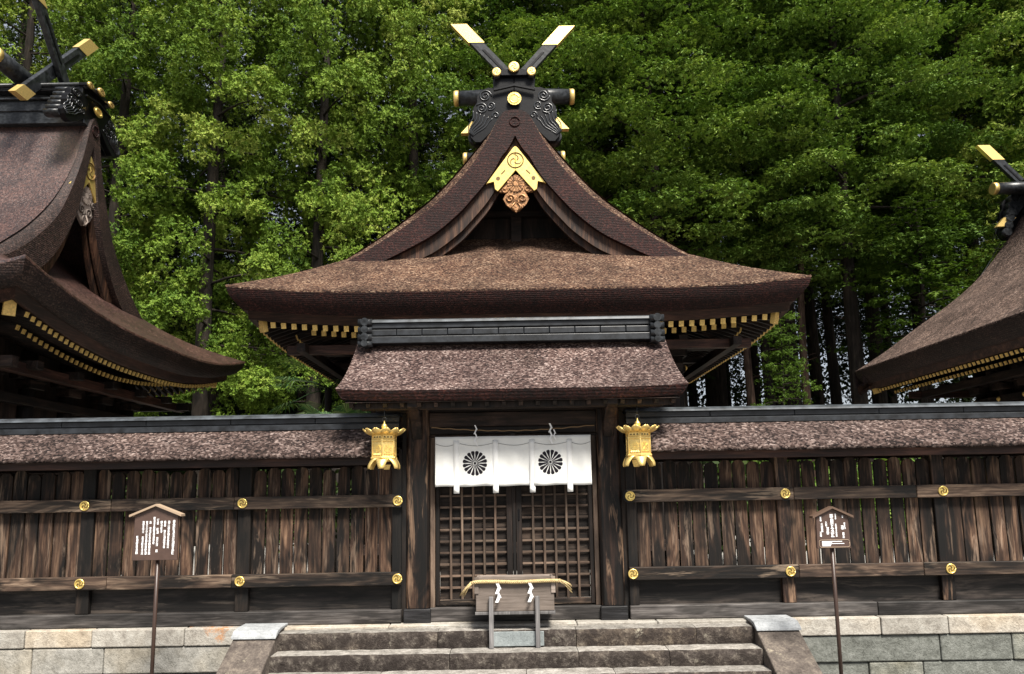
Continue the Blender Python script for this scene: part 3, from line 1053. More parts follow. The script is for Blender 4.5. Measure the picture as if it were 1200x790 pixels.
def sign(x0, x1, zb, ze_, zp, xpole_t, xpole_b, y, label, edge, cols, seed, plaque=False, tilt=0):
    r = wthing('notice_sign', (xpole_b, y + .03, -.68), label, 'sign')
    xm = (x0 + x1) / 2
    b = MB(); b.prism([(x0, zb), (x1, zb), (x1 - .01, ze_), (xm, zp), (x0 + .01, ze_)], y, y + .03); bo = b.build('sign_board', M['signbrown'], r, bevel=.003)
    b = MB()
    ov = .035
    for sx, xe in ((-1, x0), (1, x1)):
        dx = xe + sx * ov - xm
        ze2 = zp + .012 - (zp - ze_) * abs(dx) / (xm - x0)
        b.prism([(xm, zp + .022), (xm, zp + .002), (xm + dx, ze2 - .012), (xm + dx, ze2 + .010)], y - .03, y + .06)
    b.build('gable_trim', M[edge], r)
    b = MB(); b.box(x0 + .03, x1 - .03, y + .032, y + .045, zb + .05, zb + .09); b.build('back_batten', M['poleb'], r)
    b = MB(); b.tube([(xpole_b, y + .05, -.68), (xpole_t, y + .05, zb + .2)], .019, 14); b.build('pole', M['poleb'], r)
    R = random.Random(seed)
    b = MB()
    for (cx_, zt, zl, s) in cols:
        z = zt
        while z - s > zl:
            if R.random() > .05:
                glyph(b, cx_, z, s * .95, y - .0022, R)
            z -= s
    b.build('lettering', M['letter'], bo)
    if plaque:
        b = MB()
        a, c, d0, d1 = x0 + .022, x1 - .012, zb + .012, zb + .082
        rr = .02
        pts = []
        for (qx, qz, a0) in ((c - rr, d1 - rr, 0), (a + rr, d1 - rr, PI / 2), (a + rr, d0 + rr, PI), (c - rr, d0 + rr, 1.5 * PI)):
            for k in range(5):
                pts.append((qx + rr * math.cos(a0 + k * PI / 8), qz + rr * math.sin(a0 + k * PI / 8)))
        pts.append(pts[0])
        b.tube([(p[0], y - .002, p[1]) for p in pts], .003, 5)
        b.build('plaque_border', M['signedge'], bo)
        b = MB()
        for k in range(5):
            z = d1 - .014 - k * .0105
            b.box(a + .028, a + .028 + (.20, .10, .22, .09, .085)[k], y - .0022, y, z - .003, z + .003)
        b.build('plaque_lettering', M['letter'], bo)

cl = []
for (px, t0, t1) in ((.92, .06, .93), (.815, .09, .80), (.755, .09, .80), (.675, .09, .52), (.60, .03, .90), (.53, .05, .80), (.44, .09, .93), (.375, .09, .93), (.30, .10, .93)):
    pass
# left sign: ten narrow columns of writing, right to left
L0, L1 = -3.80, -3.35
for (px, t0, t1) in ((552, 215, 690), (487, 225, 610), (437, 225, 610), (393, 225, 465), (345, 155, 670), (300, 170, 570), (250, 225, 690), (205, 225, 690), (160, 225, 690), (90, 380, 700)):
    xx_ = L0 + (L1 - L0) * (px - 30) / 580
    zt = 1.385 - (t0 - 40) * (.52 / 710)
    zl = 1.385 - (t1 - 40) * (.52 / 710)
    cl.append((xx_, zt, zl, .030 if px < 540 else .034))
sign(L0, L1, .865, 1.305, 1.395, -3.563, -3.563, 7.5,
     'brown notice board on a pole covered in columns of white writing, left of the steps', 'signedge', cl, 3)
cr = []
R0, R1 = 3.0, 3.335
for (px, t0, t1, s) in ((495, 150, 240, .026), (480, 250, 440, .044), (520, 280, 420, .022), (490, 460, 580, .03), (375, 110, 250, .02), (305, 120, 580, .046), (370, 300, 580, .026), (205, 255, 360, .026), (225, 360, 550, .038), (115, 165, 280, .024), (130, 285, 460, .030), (100, 395, 580, .026)):
    xx_ = R0 + (R1 - R0) * (px - 25) / 580
    cr.append((xx_, 1.25 - (t0 - 40) * (.375 / 710), 1.25 - (t1 - 40) * (.375 / 710), s))
sign(R0, R1, .872, 1.185, 1.262, 3.165, 3.160, 7.5,
     'small brown notice board on a pole with a bordered plaque, right of the steps', 'signdark', cr, 8, plaque=True)

# ------------------------------------------------------------------ halls
PROF_MAIN = [(0, 0), (.9, .56), (1.8, 1.20), (2.35, 1.56), (2.92, 1.97), (3.48, 2.42), (3.94, 2.89), (4.46, 3.52), (4.76, 3.92), (5.04, 4.34), (5.3, 4.40)]
PROF_LEFT = [(0, 0), (1.0, .60), (1.96, 1.36), (2.66, 1.98), (3.3, 2.76), (3.80, 3.72), (4.02, 4.55), (4.15, 4.72)]
def hall(root, hw, L, ze, prof_, S, W, gv, matroof, sides=('front', 'left', 'right', 'back'), kiri=False, th=.41, wallin=2.1, edge='bark_edge', roofz=None, chigi_back=True, fit=True, sp=.19, rh_=1.0, ci=.02, li=.5, capk=1.0, pend='coppercarve', cz=0, lz=.20):
    tu = [p[0] for p in prof_]; tz = [p[1] for p in prof_]
    ts = [(tz[1] - tz[0]) / (tu[1] - tu[0])] + [(tz[i + 1] - tz[i - 1]) / (tu[i + 1] - tu[i - 1]) for i in range(1, len(tu) - 1)] + [(tz[-1] - tz[-2]) / (tu[-1] - tu[-2])]
    def f(u):
        i = 0
        while i < len(tu) - 2 and u > tu[i + 1]: i += 1
        h = tu[i + 1] - tu[i]; t = (u - tu[i]) / h
        if u < 0: return ts[0] * u
        return tz[i] * (2 * t ** 3 - 3 * t * t + 1) + ts[i] * h * (t ** 3 - 2 * t * t + t) + tz[i + 1] * (3 * t * t - 2 * t ** 3) + ts[i + 1] * h * (t ** 3 - t * t)
    def slope(u):
        return (f(min(hw, u + .03)) - f(u - .03)) / (min(hw, u + .03) - u + .03)
    def thick(u, d):
        return d / .49 * float(np.interp(hw - u, (0, .1, .2, .4, .62, 1.12, 1.65, 2.15, 3, 4), (.62, .83, .96, 1.05, 1.06, 1.02, .90, .76, .56, .45)))
    def rolld(u):
        return .035 + .115 * max(0, min(1, (hw - u - .3) / .6)) * min(1, max(0, (u - gv * .8) / .6))
    def U(e, u):
        return S * max(0, 1 - e / W) ** 2.2 * max(0, 1 - u / max(gv, 1.0)) ** 1.3
    za = ze + f(hw)
    def P(side, s, i):
        """point on the eave line set in by i, s along it 0..1; returns x, y, distance to the corner"""
        lo = 0 if kiri else i
        if side == 'front':
            x = (2 * s - 1) * (hw - i); return x, i, (1 - abs(2 * s - 1)) * (hw - i)
        if side == 'back':
            x = (1 - 2 * s) * (hw - i); return x, L - i, (1 - abs(2 * s - 1)) * (hw - i)
        y = lo + s * (L - 2 * lo)
        e = min(s, 1 - s) * (L - 2 * lo)
        return ((hw - i) if side == 'right' else -(hw - i)), y, e
    if kiri:
        gv = 0
    # --- thatch: side slopes from eave to ridge, plus front and back skirts
    for side, sx in (('left', -1), ('right', 1)):
        n, m = 60, 56
        rows = []
        for j in range(m + 1):
            u = hw * (j / m)
            y0 = min(u, gv); y1 = L - y0
            row = []
            for i in range(n + 1):
                s = .5 - .5 * math.cos(PI * i / n)
                y = y0 + (y1 - y0) * s
                e = min(y - y0, y1 - y)
                row.append((sx * (hw - u), y, ze + f(u) + (U(e, u) if not kiri else U(e, u))))
            rows.append(row)
        b = MB(); b.grid(rows, rnd=.4)
        b.build('side_slope', matroof, root)
    if not kiri:
        for side in ('front', 'back'):
            rows = []
            m = 16
            for j in range(m + 1):
                u = (gv + 1.35) * j / m
                rows.append([(x, y, ze + f(u) + U(e, u)) for (x, y, e) in [P(side, .5 - .5 * math.cos(PI * i / 70), u) for i in range(71)]])
            b = MB(); b.grid(rows, rnd=.4)
            b.build(side + '_skirt_slope' if False else 'skirt_slope', matroof, root)
    # --- cut eave edge, eave boards, soffit
    use = ('left', 'right') if kiri else ('front', 'back', 'left', 'right')
    for side in use:
        eb = MB(); lip = MB(); fb = MB(); so_ = MB()
        def row(ins, dz_, n=60):
            return [(x, y, ze + U(e, 0) + dz_) for (x, y, e) in [P(side, .5 - .5 * math.cos(PI * i / n), ins) for i in range(n + 1)]]
        lip.grid([row(0, .012), row(-.012, -.005), row(-.008, -.035)], rnd=.4)
        eb.grid([row(-.008, -.035), row(.04, -.18), row(.14, -.31), row(.24, -th)], rnd=.3)
        fb.grid([row(.24, -th), row(.30, -th + .002), row(.31, -th - .15), row(.42, -th - .155)], rnd=.6)
        so_.grid([row(.42, -th - .12), row(.9, -th - .04), row(1.6, -th + .2), row(2.4, -th + .5)], rnd=.3)
        e0 = eb.build('eave_edge', M[edge], root)
        lip.build('thatch_lip', matroof, e0)
        fb.build('eave_board', M['redwood'], root)
        so_.build('soffit', M['beam_y'], root)
    # --- rafters with gilded ends, two tiers
    made = 0
    for side in sides:
        if side not in use: continue
        for tier, (ins, zo, ln) in enumerate(((.40, -th - .215, 1.4), (.92, -th - .245, 1.5))):
            tot = 2 * (hw - ins) if side in ('front', 'back') else L - (0 if kiri else 2 * ins)
            n = int((tot - .5) / sp)
            bulk = made + n > 100
            if bulk: b = MB(); cpb = MB()
            for k in range(n):
                s = (.25 + (k + .5 * tier) * (tot - .5) / n + .5 * sp) / tot
                x, y, e = P(side, s, ins)
                z = ze + U(e, 0) + zo
                d = {'front': (0, 1), 'back': (0, -1), 'left': (1, 0), 'right': (-1, 0)}[side]
                A = Vector((x, y, z)); B = A + Vector((d[0] * ln, d[1] * ln, ln * .34))
                if not bulk: b = MB(); cpb = MB()
                b.obox(A, B, .062 * (.6 + .4 * capk), .085)
                cw = .088 * capk; ch = .105 * (.35 + .65 * capk)
                cpb.obox(A - (B - A).normalized() * .02, A + (B - A).normalized() * .010, cw, ch)
                if not bulk:
                    made += 1
                    rr = b.build('rafter', M['beam_y'] if side in ('front', 'back') else M['beam'], root)
                    cpb.build('gilt_end', M['gold_cap'], rr)
            if bulk:
                rr = b.build('rafters', M['beam_y'] if side in ('front', 'back') else M['beam'], root, kind='stuff')
                cpb.build('gilt_ends', M['gold_cap'], rr, kind='stuff')
    # corner hip rafters with gilt ends
    if not kiri:
        for sx in (-1, 1):
            for ye, dy in ((0, 1), (L, -1)):
                z = ze + S - th - .18
                A = Vector((sx * (hw - .50), ye + dy * .50, z)); B = A + Vector((-sx * 1.6, dy * 1.6, .45))
                b = MB(); b.obox(A, B, .14, .22); hr = b.build('hip_rafter', M['beam_y'], root)
                dd = (B - A).normalized()
                b = MB(); b.obox(A - dd * .03, A + dd * .06, .15, .36); b.build('gilt_hip_end', M['gold_cap'], hr)
    else:
        for sx in (-1, 1):
            for ye in (.25, L - .25):
                b = MB(); b.obox((sx * (hw - .38), ye, ze - th - .16), (sx * (hw - 1.5), ye, ze - th + .1), .16, .22); hr = b.build('corner_rafter', M['beam'], root)
                b = MB(); b.obox((sx * (hw - .34), ye, ze - th - .17), (sx * (hw - .46), ye, ze - th - .14), .19, .25); b.build('gilt_corner_end', M['gold_cap'], hr)
    # --- purlin ring, walls, posts
    pi_ = 1.15
    zb = ze - th - .36
    x1, y0, y1 = hw - pi_, pi_, L - pi_
    for y in (y0, y1):
        b = MB(); b.box(-x1 - .35, x1 + .35, y - .08, y + .08, zb - .17, zb); b.build('purlin', M['redwood'], root, bevel=.006)
    for sx in (-1, 1):
        b = MB(); b.box(sx * x1 - .08, sx * x1 + .08, y0 - .35, y1 + .35, zb - .172, zb - .004); b.build('purlin', M['beam_y'], root, bevel=.006)
    wx, w0, w1 = hw - wallin, wallin, L - wallin
    b = MB(); b.box(-wx, wx, w0, w1, .5, ze + .2); b.build('wall', M['beam_z'], root)
    b = MB(); b.box(-wx - .9, wx + .9, w0 - .9, w1 + .9, .35, .5); b.build('veranda', M['beam'], root)
    np_ = 5
    for k in range(np_):
        x = -wx + 2 * wx * k / (np_ - 1)
        b = MB(); b.tube([(x, w0 - .05, 0), (x, w0 - .05, ze - .3)], .14, 14); b.build('pillar', M['beam_z'], root)
        b = MB()
        b.box(x - .2, x + .2, w0 - .25, w0 + .1, ze - .95, ze - .8); b.box(x - .09, x + .09, w0 - 1.0, w0 + .1, ze - .8, ze - .66); b.box(x - .4, x + .4, w0 - .17, w0 - .0, ze - .8, ze - .66)
        b.build('bracket', M['beam'], root, bevel=.01)
    for k in range(5):
        y = w0 + (w1 - w0) * k / 4
        for sx in (-1, 1):
            b = MB(); b.tube([(sx * (wx + .05), y, 0), (sx * (wx + .05), y, ze - .3)], .14, 14); b.build('pillar', M['beam_z'], root)
            b = MB()
            b.box(*sorted((sx * (wx - .1), sx * (wx + .25))), y - .2, y + .2, ze - .95, ze - .8); b.box(*sorted((sx * (wx - .1), sx * (wx + 1.0))), y - .09, y + .09, ze - .8, ze - .66); b.box(*sorted((sx * wx, sx * (wx + .17))), y - .4, y + .4, ze - .8, ze - .66)
            b.build('bracket', M['beam'], root, bevel=.01)
    b = MB()
    for z in (ze - 1.25, ze - 2.4):
        b.box(-wx - .14, wx + .14, w0 - .24, w0 - .05, z, z + .16)
        for sx in (-1, 1):
            b.box(*sorted((sx * (wx + .05), sx * (wx + .24))), w0, w1, z, z + .16)
    b.build('wall_beams', M['beam'], root, bevel=.008)
    if fit:
        for k in range(5):
            y = w0 + (w1 - w0) * k / 4
            for sx in (-1, 1):
                b = MB(); b.tube([(sx * (wx + .235), y, ze - 1.17), (sx * (wx + .275), y, ze - 1.17)], [.07, .03], 6); b.build('gilt_fitting', M['gold_cap'], root)
    # --- gable ends
    def band(d0, d1, y0, y1, mb, umin, rnd=.5, zc=None):
        """a strip between two offsets below the roof curve, both sides of the ridge"""
        n = 60
        for sx in (-1, 1):
            o_ = []; i_ = []
            for k in range(n + 1):
                u = umin + (hw - umin) * k / n
                z = ze + f(u)
                o_.append((sx * (hw - u), z - thick(u, rolld(u) - .006 if d0 < 0 else d0))); i_.append((sx * (hw - u), z - thick(u, d1)))
            rows = [[(p[0], y0, p[1]) for p in o_], [(p[0], y0, p[1]) for p in i_], [(p[0], y1, p[1]) for p in i_], [(p[0], y1, p[1]) for p in o_], [(p[0], y0, p[1]) for p in o_]]
            for q in range(4):
                mb.grid([rows[q], rows[q + 1]], rnd=rnd, smooth=False)
    ends = [(gv, -1), (L - gv, 1)]
    um = gv - .35 if not kiri else 0.02
    for (yg, dy) in ends:
        q = lambda t: yg + dy * t     # t>0 is outward
        b = MB()
        n = 60
        for sx in (-1, 1):            # rolled verge of the thatch
            r0, r1, r2 = [], [], []
            for k in range(n + 1):
                u = max(um, .0) + (hw - max(um, .0)) * k / n
                z = ze + f(u)
                r0.append((sx * (hw - u), q(-.08), z)); r1.append((sx * (hw - u), q(.05), z - thick(u, rolld(u) * .35))); r2.append((sx * (hw - u), q(.12), z - thick(u, rolld(u))))
            b.grid([r0, r1, r2], rnd=.4)
        b.build('verge_roll', matroof if edge == 'bark_edge' else M[edge], root)
        b = MB(); band(-1, .49, q(.12), q(-.35), b, um); ve = b.build('verge_edge', M[edge], root)
        b = MB(); band(.48, .68, q(.0), q(-.06), b, um); b.build('bargeboard', M['hafu'], ve)
        b = MB(); band(.66, .76, q(-.10), q(-.18), b, um); b.build('inner_bargeboard', M['hafu'], ve)
        b = MB()
        pts = []
        u0 = max(.6, gv * .8)
        for k in range(17):
            u = u0 + (hw - u0) * k / 16
            pts.append((-(hw - u), ze + f(u) - .35))
        pts += [(-p[0], p[1]) for p in reversed(pts[:-1])]
        b.prism(pts, q(-1.15), q(-1.21)); b.build('gable_wall', M['beam_z'], root)
        b = MB(); zg = ze + f(gv) + .25
        b.box(-2.6, 2.6, *sorted((q(-.95), q(-1.14))), zg, zg + .16); b.box(-.12, .12, *sorted((q(-1.0), q(-1.14))), zg + .16, za - 1.1); b.box(-.9, .9, *sorted((q(-.97), q(-1.13))), zg + 1.0, zg + 1.13)
        b.build('gable_beam', M['beam'], root, bevel=.01)
        # carved disc in the thatch edge
        b = MB()
        yy = q(.125) if dy < 0 else q(.16)
        b.tube([(.105 * math.cos(k * PI / 12), q(.13), za - .32 + .105 * math.sin(k * PI / 12)) for k in range(25)], .014, 6)
        tomoe(0, za - .32, .085, *( (yy,) ), b, .02)
        b.build('verge_crest', M['bark_edge'], ve)
        # gilt chevron plate, swirl, pendant
        zc = za - .86          # tip of the chevron
        def P2(x, z): return (x, zc + z)
        chev = [P2(0, .02), P2(.05, -.02), P2(.63, -.82), P2(.58, -.80), P2(.46, -.77), P2(.44, -.93), P2(.38, -.98), P2(0, -.52), P2(-.38, -.98), P2(-.44, -.93), P2(-.46, -.77), P2(-.58, -.80), P2(-.63, -.82), P2(-.05, -.02)]
        b = MB()
        half = [chev[0]] + chev[1:8]
        b.prism(half, *sorted((q(.08), q(.03)))); b.prism([(-p[0], p[1]) for p in half], *sorted((q(.08), q(.03))))
        gp = b.build('gilt_gable_plate', M['gold'], ve, bevel=.006)
        b = MB()
        ang = 25
        b.tube([(.165 * math.cos(k * 2 * PI / 24), q(.085), zc - .30 + .165 * math.sin(k * 2 * PI / 24)) for k in range(25)], .012, 6)
        tomoe(0, zc - .30, .145, q(.085) if dy < 0 else q(.10), b, .015)
        for sx in (-1, 1):
            b.disc((sx * .37, q(.085), zc - .70), .045, .01, 'y', 8)
            b.obox((sx * .22, q(.084), zc - .52), (sx * .30, q(.084), zc - .60), .02, .01, (0, 1, 0))
        b.build('plate_engraving', M['gold_dark'], gp)
        b = MB()
        zp = zc - .80
        pts = [(0, zp + .22), (.17, zp + .05), (.36, zp - .17), (.20, zp - .19), (.27, zp - .33), (.20, zp - .46), (.06, zp - .58), (0, zp - .62)]
        pts = pts + [(-x, z) for x, z in reversed(pts[1:-1])]
        b.prism(pts, *sorted((q(.02), q(-.04))))
        petals((0, zp), .06, .18, 16, .03, .03, b, q(.05) if dy < 0 else q(.02))
        b.disc((0, q(.05), zp), .055, .03, 'y', 16)
        for sx in (-1, 1):
            spiral((sx * .125, zp - .33), .105, 1.4, .022, b, a0=PI / 2, sgn=sx, y=q(.035))
            spiral((sx * .24, zp - .13), .08, 1.1, .02, b, a0=0, sgn=-sx, y=q(.03))
            b.tube([(sx * .02, q(.03), zp - .4), (sx * .10, q(.035), zp - .5), (sx * .03, q(.03), zp - .6)], .02, 6)
        pd = b.build('carved_pendant', M[pend], ve)
    # --- ridge
    zr = za - .07
    y0r, y1r = gv - .06, L - gv + .06
    b = MB()
    b.box(-.30, .30, y0r, y1r, zr - .35, zr + .42)
    b.box(-.36, .36, y0r, y1r, zr + .42, zr + .50)
    b.box(-.33, .33, y0r, y1r, zr + .05, zr + .12)
    b.box(-.26, .26, y0r, y1r, zr + .50, zr + .66)
    rg = b.build('ridge', M['blackgrey'], root, bevel=.015)
    rg.scale = (1, 1, rh_); rg.location = (0, 0, zr * (1 - rh_))
    b = MB()
    b.box(-.42, .42, y0r, y1r, zr + .66, zr + .70)
    b.prism([(-.44, zr + .702), (.44, zr + .702), (.40, zr + .76), (0, zr + .82), (-.40, zr + .76)], y0r, y1r)
    b.build('ridge_cap', M['copper'], rg, bevel=.008)
    b = MB()
    for (x, z, r_) in ((-.37, zr + .84, .085), (.37, zr + .84, .085), (0, zr + .95, .10)):
        b.tube([(x, y0r - .12, z), (x, y1r + .12, z)], r_, 16)
    b.build('ridge_rolls', M['blackgrey'], rg)
    for (yg, dy) in ends:
        q = lambda t: yg + dy * t
        for (x, z, r_) in ((-.37, zr + .84, .095), (.37, zr + .84, .095), (0, zr + .95, .118)):
            b = MB(); b.tube([(x, q(.17), z), (x, q(.205), z), (x, q(.215), z)], [r_, r_, r_ * .8], 22); gd_ = b.build('gilt_disc', M['gold_pale'], rg)
            b = MB(); tomoe(x, z, r_ * .75, q(.22) if dy < 0 else q(.21), b, .01); b.build('disc_swirl', M['gold_dark'], gd_)
        # end plate with carved scrolls
        pl = [(.44, .55), (.56, .56), (.70, .50), (.80, .36), (.80, .22), (.88, .10), (.90, -.08), (.86, -.22), (.93, -.32), (.97, -.45), (.93, -.58), (.84, -.68), (.72, -.68), (.50, -.46), (.30, -.20), (.12, -.04)]
        left = [(-x, z) for x, z in reversed(pl)]
        for half in ([(0, .80), (.42, .80)] + pl + [(0, .0)], [(0, .0)] + left + [(-.42, .80), (0, .80)]):
            b = MB()
            b.prism([(x, zr + z) for x, z in half], *sorted((q(.075), q(-.05))))
            b.build('ridge_end_plate', M['black'], rg, bevel=.012)
        b = MB()
        b.prism([(-.46, zr + .78), (.46, zr + .78), (.46, zr + .88), (0, zr + .95), (-.46, zr + .88)], *sorted((q(.16), q(.0))))
        b.prism([(-.44, zr + .42), (0, zr + .52), (.44, zr + .42), (.44, zr + .48), (0, zr + .59), (-.44, zr + .48)], *sorted((q(.18), q(.13))))
        b.build('end_plate_moulding', M['black'], rg, bevel=.01)
        b = MB()
        for sx in (-1, 1):
            b = MB()
            spiral((sx * .62, zr + .36), .135, 2.0, .017, b, a0=0, sgn=sx, y=q(.08))
            spiral((sx * .70, zr + .08), .125, 1.9, .017, b, a0=PI, sgn=-sx, y=q(.08))
            spiral((sx * .50, zr + .14), .10, 1.6, .015, b, a0=PI / 2, sgn=sx, y=q(.08))
            spiral((sx * .40, zr - .08), .08, 1.3, .014, b, a0=PI / 2, sgn=-sx, y=q(.08))
            for k in range(6):
                pts = []
                for i in range(14):
                    t = i / 13
                    pts.append((sx * (.46 + .08 * k + (.42 - .055 * k) * t ** 1.2 + .022 * math.sin(t * 9 + k * .4)), q(.08), zr - .14 + .035 * k - (.40 + .02 * k) * t))
                b.tube(pts, .013, 5)
            b.build('carved_scrolls', M['scroll'], rg)
        b = MB(); petals((0, zr + .25), .02, .145, 16, .032, .02, b, q(.165) if dy < 0 else q(.145)); b.disc((0, q(.17), zr + .25), .06, .03, 'y', 18); b.tube([(.095 * math.cos(k * PI / 12), q(.16), zr + .25 + .095 * math.sin(k * PI / 12)) for k in range(25)], .02, 6)
        b.build('gilt_chrysanthemum', M['gold'], rg)
        # side scallops of the ridge end ornament
        for sx in (-1, 1):
            b = MB()
            for k in range(6):
                t = k / 5
                b.tube([(sx * (.58 + .30 * t), q(-.02), zr + .46 - .98 * t), (sx * (.58 + .30 * t), q(-.30), zr + .46 - .98 * t)], .115, 12)
            b.build('scalloped_side', M['blackgrey'], rg)
    # log-shaped weights across the ridge
    ky = [gv + li, L - gv - li] + ([(L / 2)] if L > 9 else [])
    for y in ky:
        b = MB()
        b.tube([(-1.24, y, zr + .44 + lz), (-.6, y, zr + .45 + lz), (.6, y, zr + .45 + lz), (1.24, y, zr + .44 + lz)], [.16, .175, .175, .16], 22)
        lg = b.build('ridge_log', M['blackgrey'], root)
        for sx in (-1, 1):
            b = MB(); b.tube([(sx * 1.22, y, zr + .44 + lz), (sx * 1.30, y, zr + .44 + lz), (sx * 1.33, y, zr + .44 + lz)], [.168, .168, .15], 22); b.build('gilt_log_end', M['gold_pale'], lg)
    # crossed finials
    for (yg, dy) in ends:
        q = lambda t: yg + dy * t
        for sx in (-1, 1):
            y_a, y_b = sorted((q(-ci - (.0 if sx < 0 else .12)), q(-ci - .11 - (.0 if sx < 0 else .12))))
            zlow = zr - .36 + cz
            def arm(z0_, z1_, wdt=.155, ya=y_a, yb=y_b, mb=None):
                # line x = sx*(1.30) at z = zr+2.05, x = -sx*1.0 at z = zr-.36 ; horizontal cuts
                def X(z): return sx * (-.98 + 2.16 * (z - zlow) / 2.46)
                mb.prism([(X(z0_) - wdt, z0_), (X(z0_) + wdt, z0_), (X(z1_) + wdt, z1_), (X(z1_) - wdt, z1_)], ya, yb)
            b = MB(); arm(zlow + .22, zlow + 2.05, mb=b); ca = b.build('crossed_finial', M['blackgrey'], root, bevel=.008)
            b = MB(); arm(zlow + 1.2, zlow + 1.85, .03, y_a - .012, y_b + .012, b); b.build('finial_groove', M['black'], ca)
            for (t0, t1) in ((2.02, 2.46), (0, .26)):
                b = MB(); arm(zlow + t0, zlow + t1, .172, y_a - .01, y_b + .01, b); b.build('gilt_finial_tip', M['gold_pale'], ca)

mh = empty('main_hall', (.15, 13.0, 0), 'central shrine hall with brown bark roof, gilt gable ornament and crossed finials behind the gate', 'shrine hall')
hall(mh, 5.3, 10.5, 5.13, PROF_MAIN, .15, 2.8, 1.75, M['bark_hall'])
lh = empty('left_hall', (-6.6, 13.85, 0), 'large shrine hall cut off by the left edge, its gable end seen from the side', 'shrine hall', rz=PI / 2)
hall(lh, 4.15, 13, 4.33, PROF_LEFT, .45, 3.6, 1.75, M['bark_left'], edge='bark_edge_grey', wallin=1.9, sides=('front', 'left', 'right'), sp=.14, capk=.6, rh_=.62, ci=.62, li=1.1, th=.35, pend='boxwood', cz=.34)
rh = empty('right_hall', (14.7, 12.3, 0), 'shrine hall cut off by the right edge, only its grey brown left roof slope showing', 'shrine hall')
hall(rh, 5.3, 7.7, 4.60, PROF_MAIN, .0, 3.0, 0, M['bark_right'], edge='bark_edge_grey', kiri=True, sides=('left', 'right'), sp=.15, capk=.6, th=.37)

# lightning wire from right roof
b = MB(off=(11.6, 20.1, 5.5))
P0, P1, P2_ = Vector((14.2, 20.12, 8.9)), Vector((13.2, 20.3, 6.6)), Vector((10.9, 20.25, 5.25))
pts = [P0 * (1 - t) ** 2 + P1 * 2 * t * (1 - t) + P2_ * t * t for t in [i / 20 for i in range(21)]]
b.tube(pts, .011, 6)
b.build('roof_wire', M['copper'], None, label='thin grey cable sagging beside the slope of the right hall roof', cat='cable')

# ------------------------------------------------------------------ trees
def leafmesh(name, pos, nrm, updir, ln, wd, rnd, mat):
    """pos (n,3): base of blade; nrm: long direction; updir: side direction; makes one kite quad per blade"""
    n = len(pos)
    d = nrm / (np.linalg.norm(nrm, axis=1, keepdims=True) + 1e-9)
    s = np.cross(d, updir)
    s /= (np.linalg.norm(s, axis=1, keepdims=True) + 1e-9)
    ln = ln[:, None]; wd = wd[:, None]
    v = np.empty((n, 4, 3), np.float32)
    v[:, 0] = pos
    v[:, 1] = pos + d * ln * .45 + s * wd
    v[:, 2] = pos + d * ln
    v[:, 3] = pos + d * ln * .45 - s * wd
    me = bpy.data.meshes.new(name)
    me.vertices.add(4 * n)
    me.vertices.foreach_set('co', v.reshape(-1))
    me.loops.add(4 * n)
    me.loops.foreach_set('vertex_index', np.arange(4 * n, dtype=np.int32))
    me.polygons.add(n)
    me.polygons.foreach_set('loop_start', np.arange(0, 4 * n, 4, dtype=np.int32))
    me.update(calc_edges=True)
    a = me.attributes.new('rnd', 'FLOAT', 'POINT')
    a.data.foreach_set('value', np.repeat(rnd, 4).astype(np.float32))
    me.materials.append(mat)
    me.validate()
    return me


def unit(n):
    v = rng.normal(size=(n, 3))
    return v / np.linalg.norm(v, axis=1, keepdims=True)


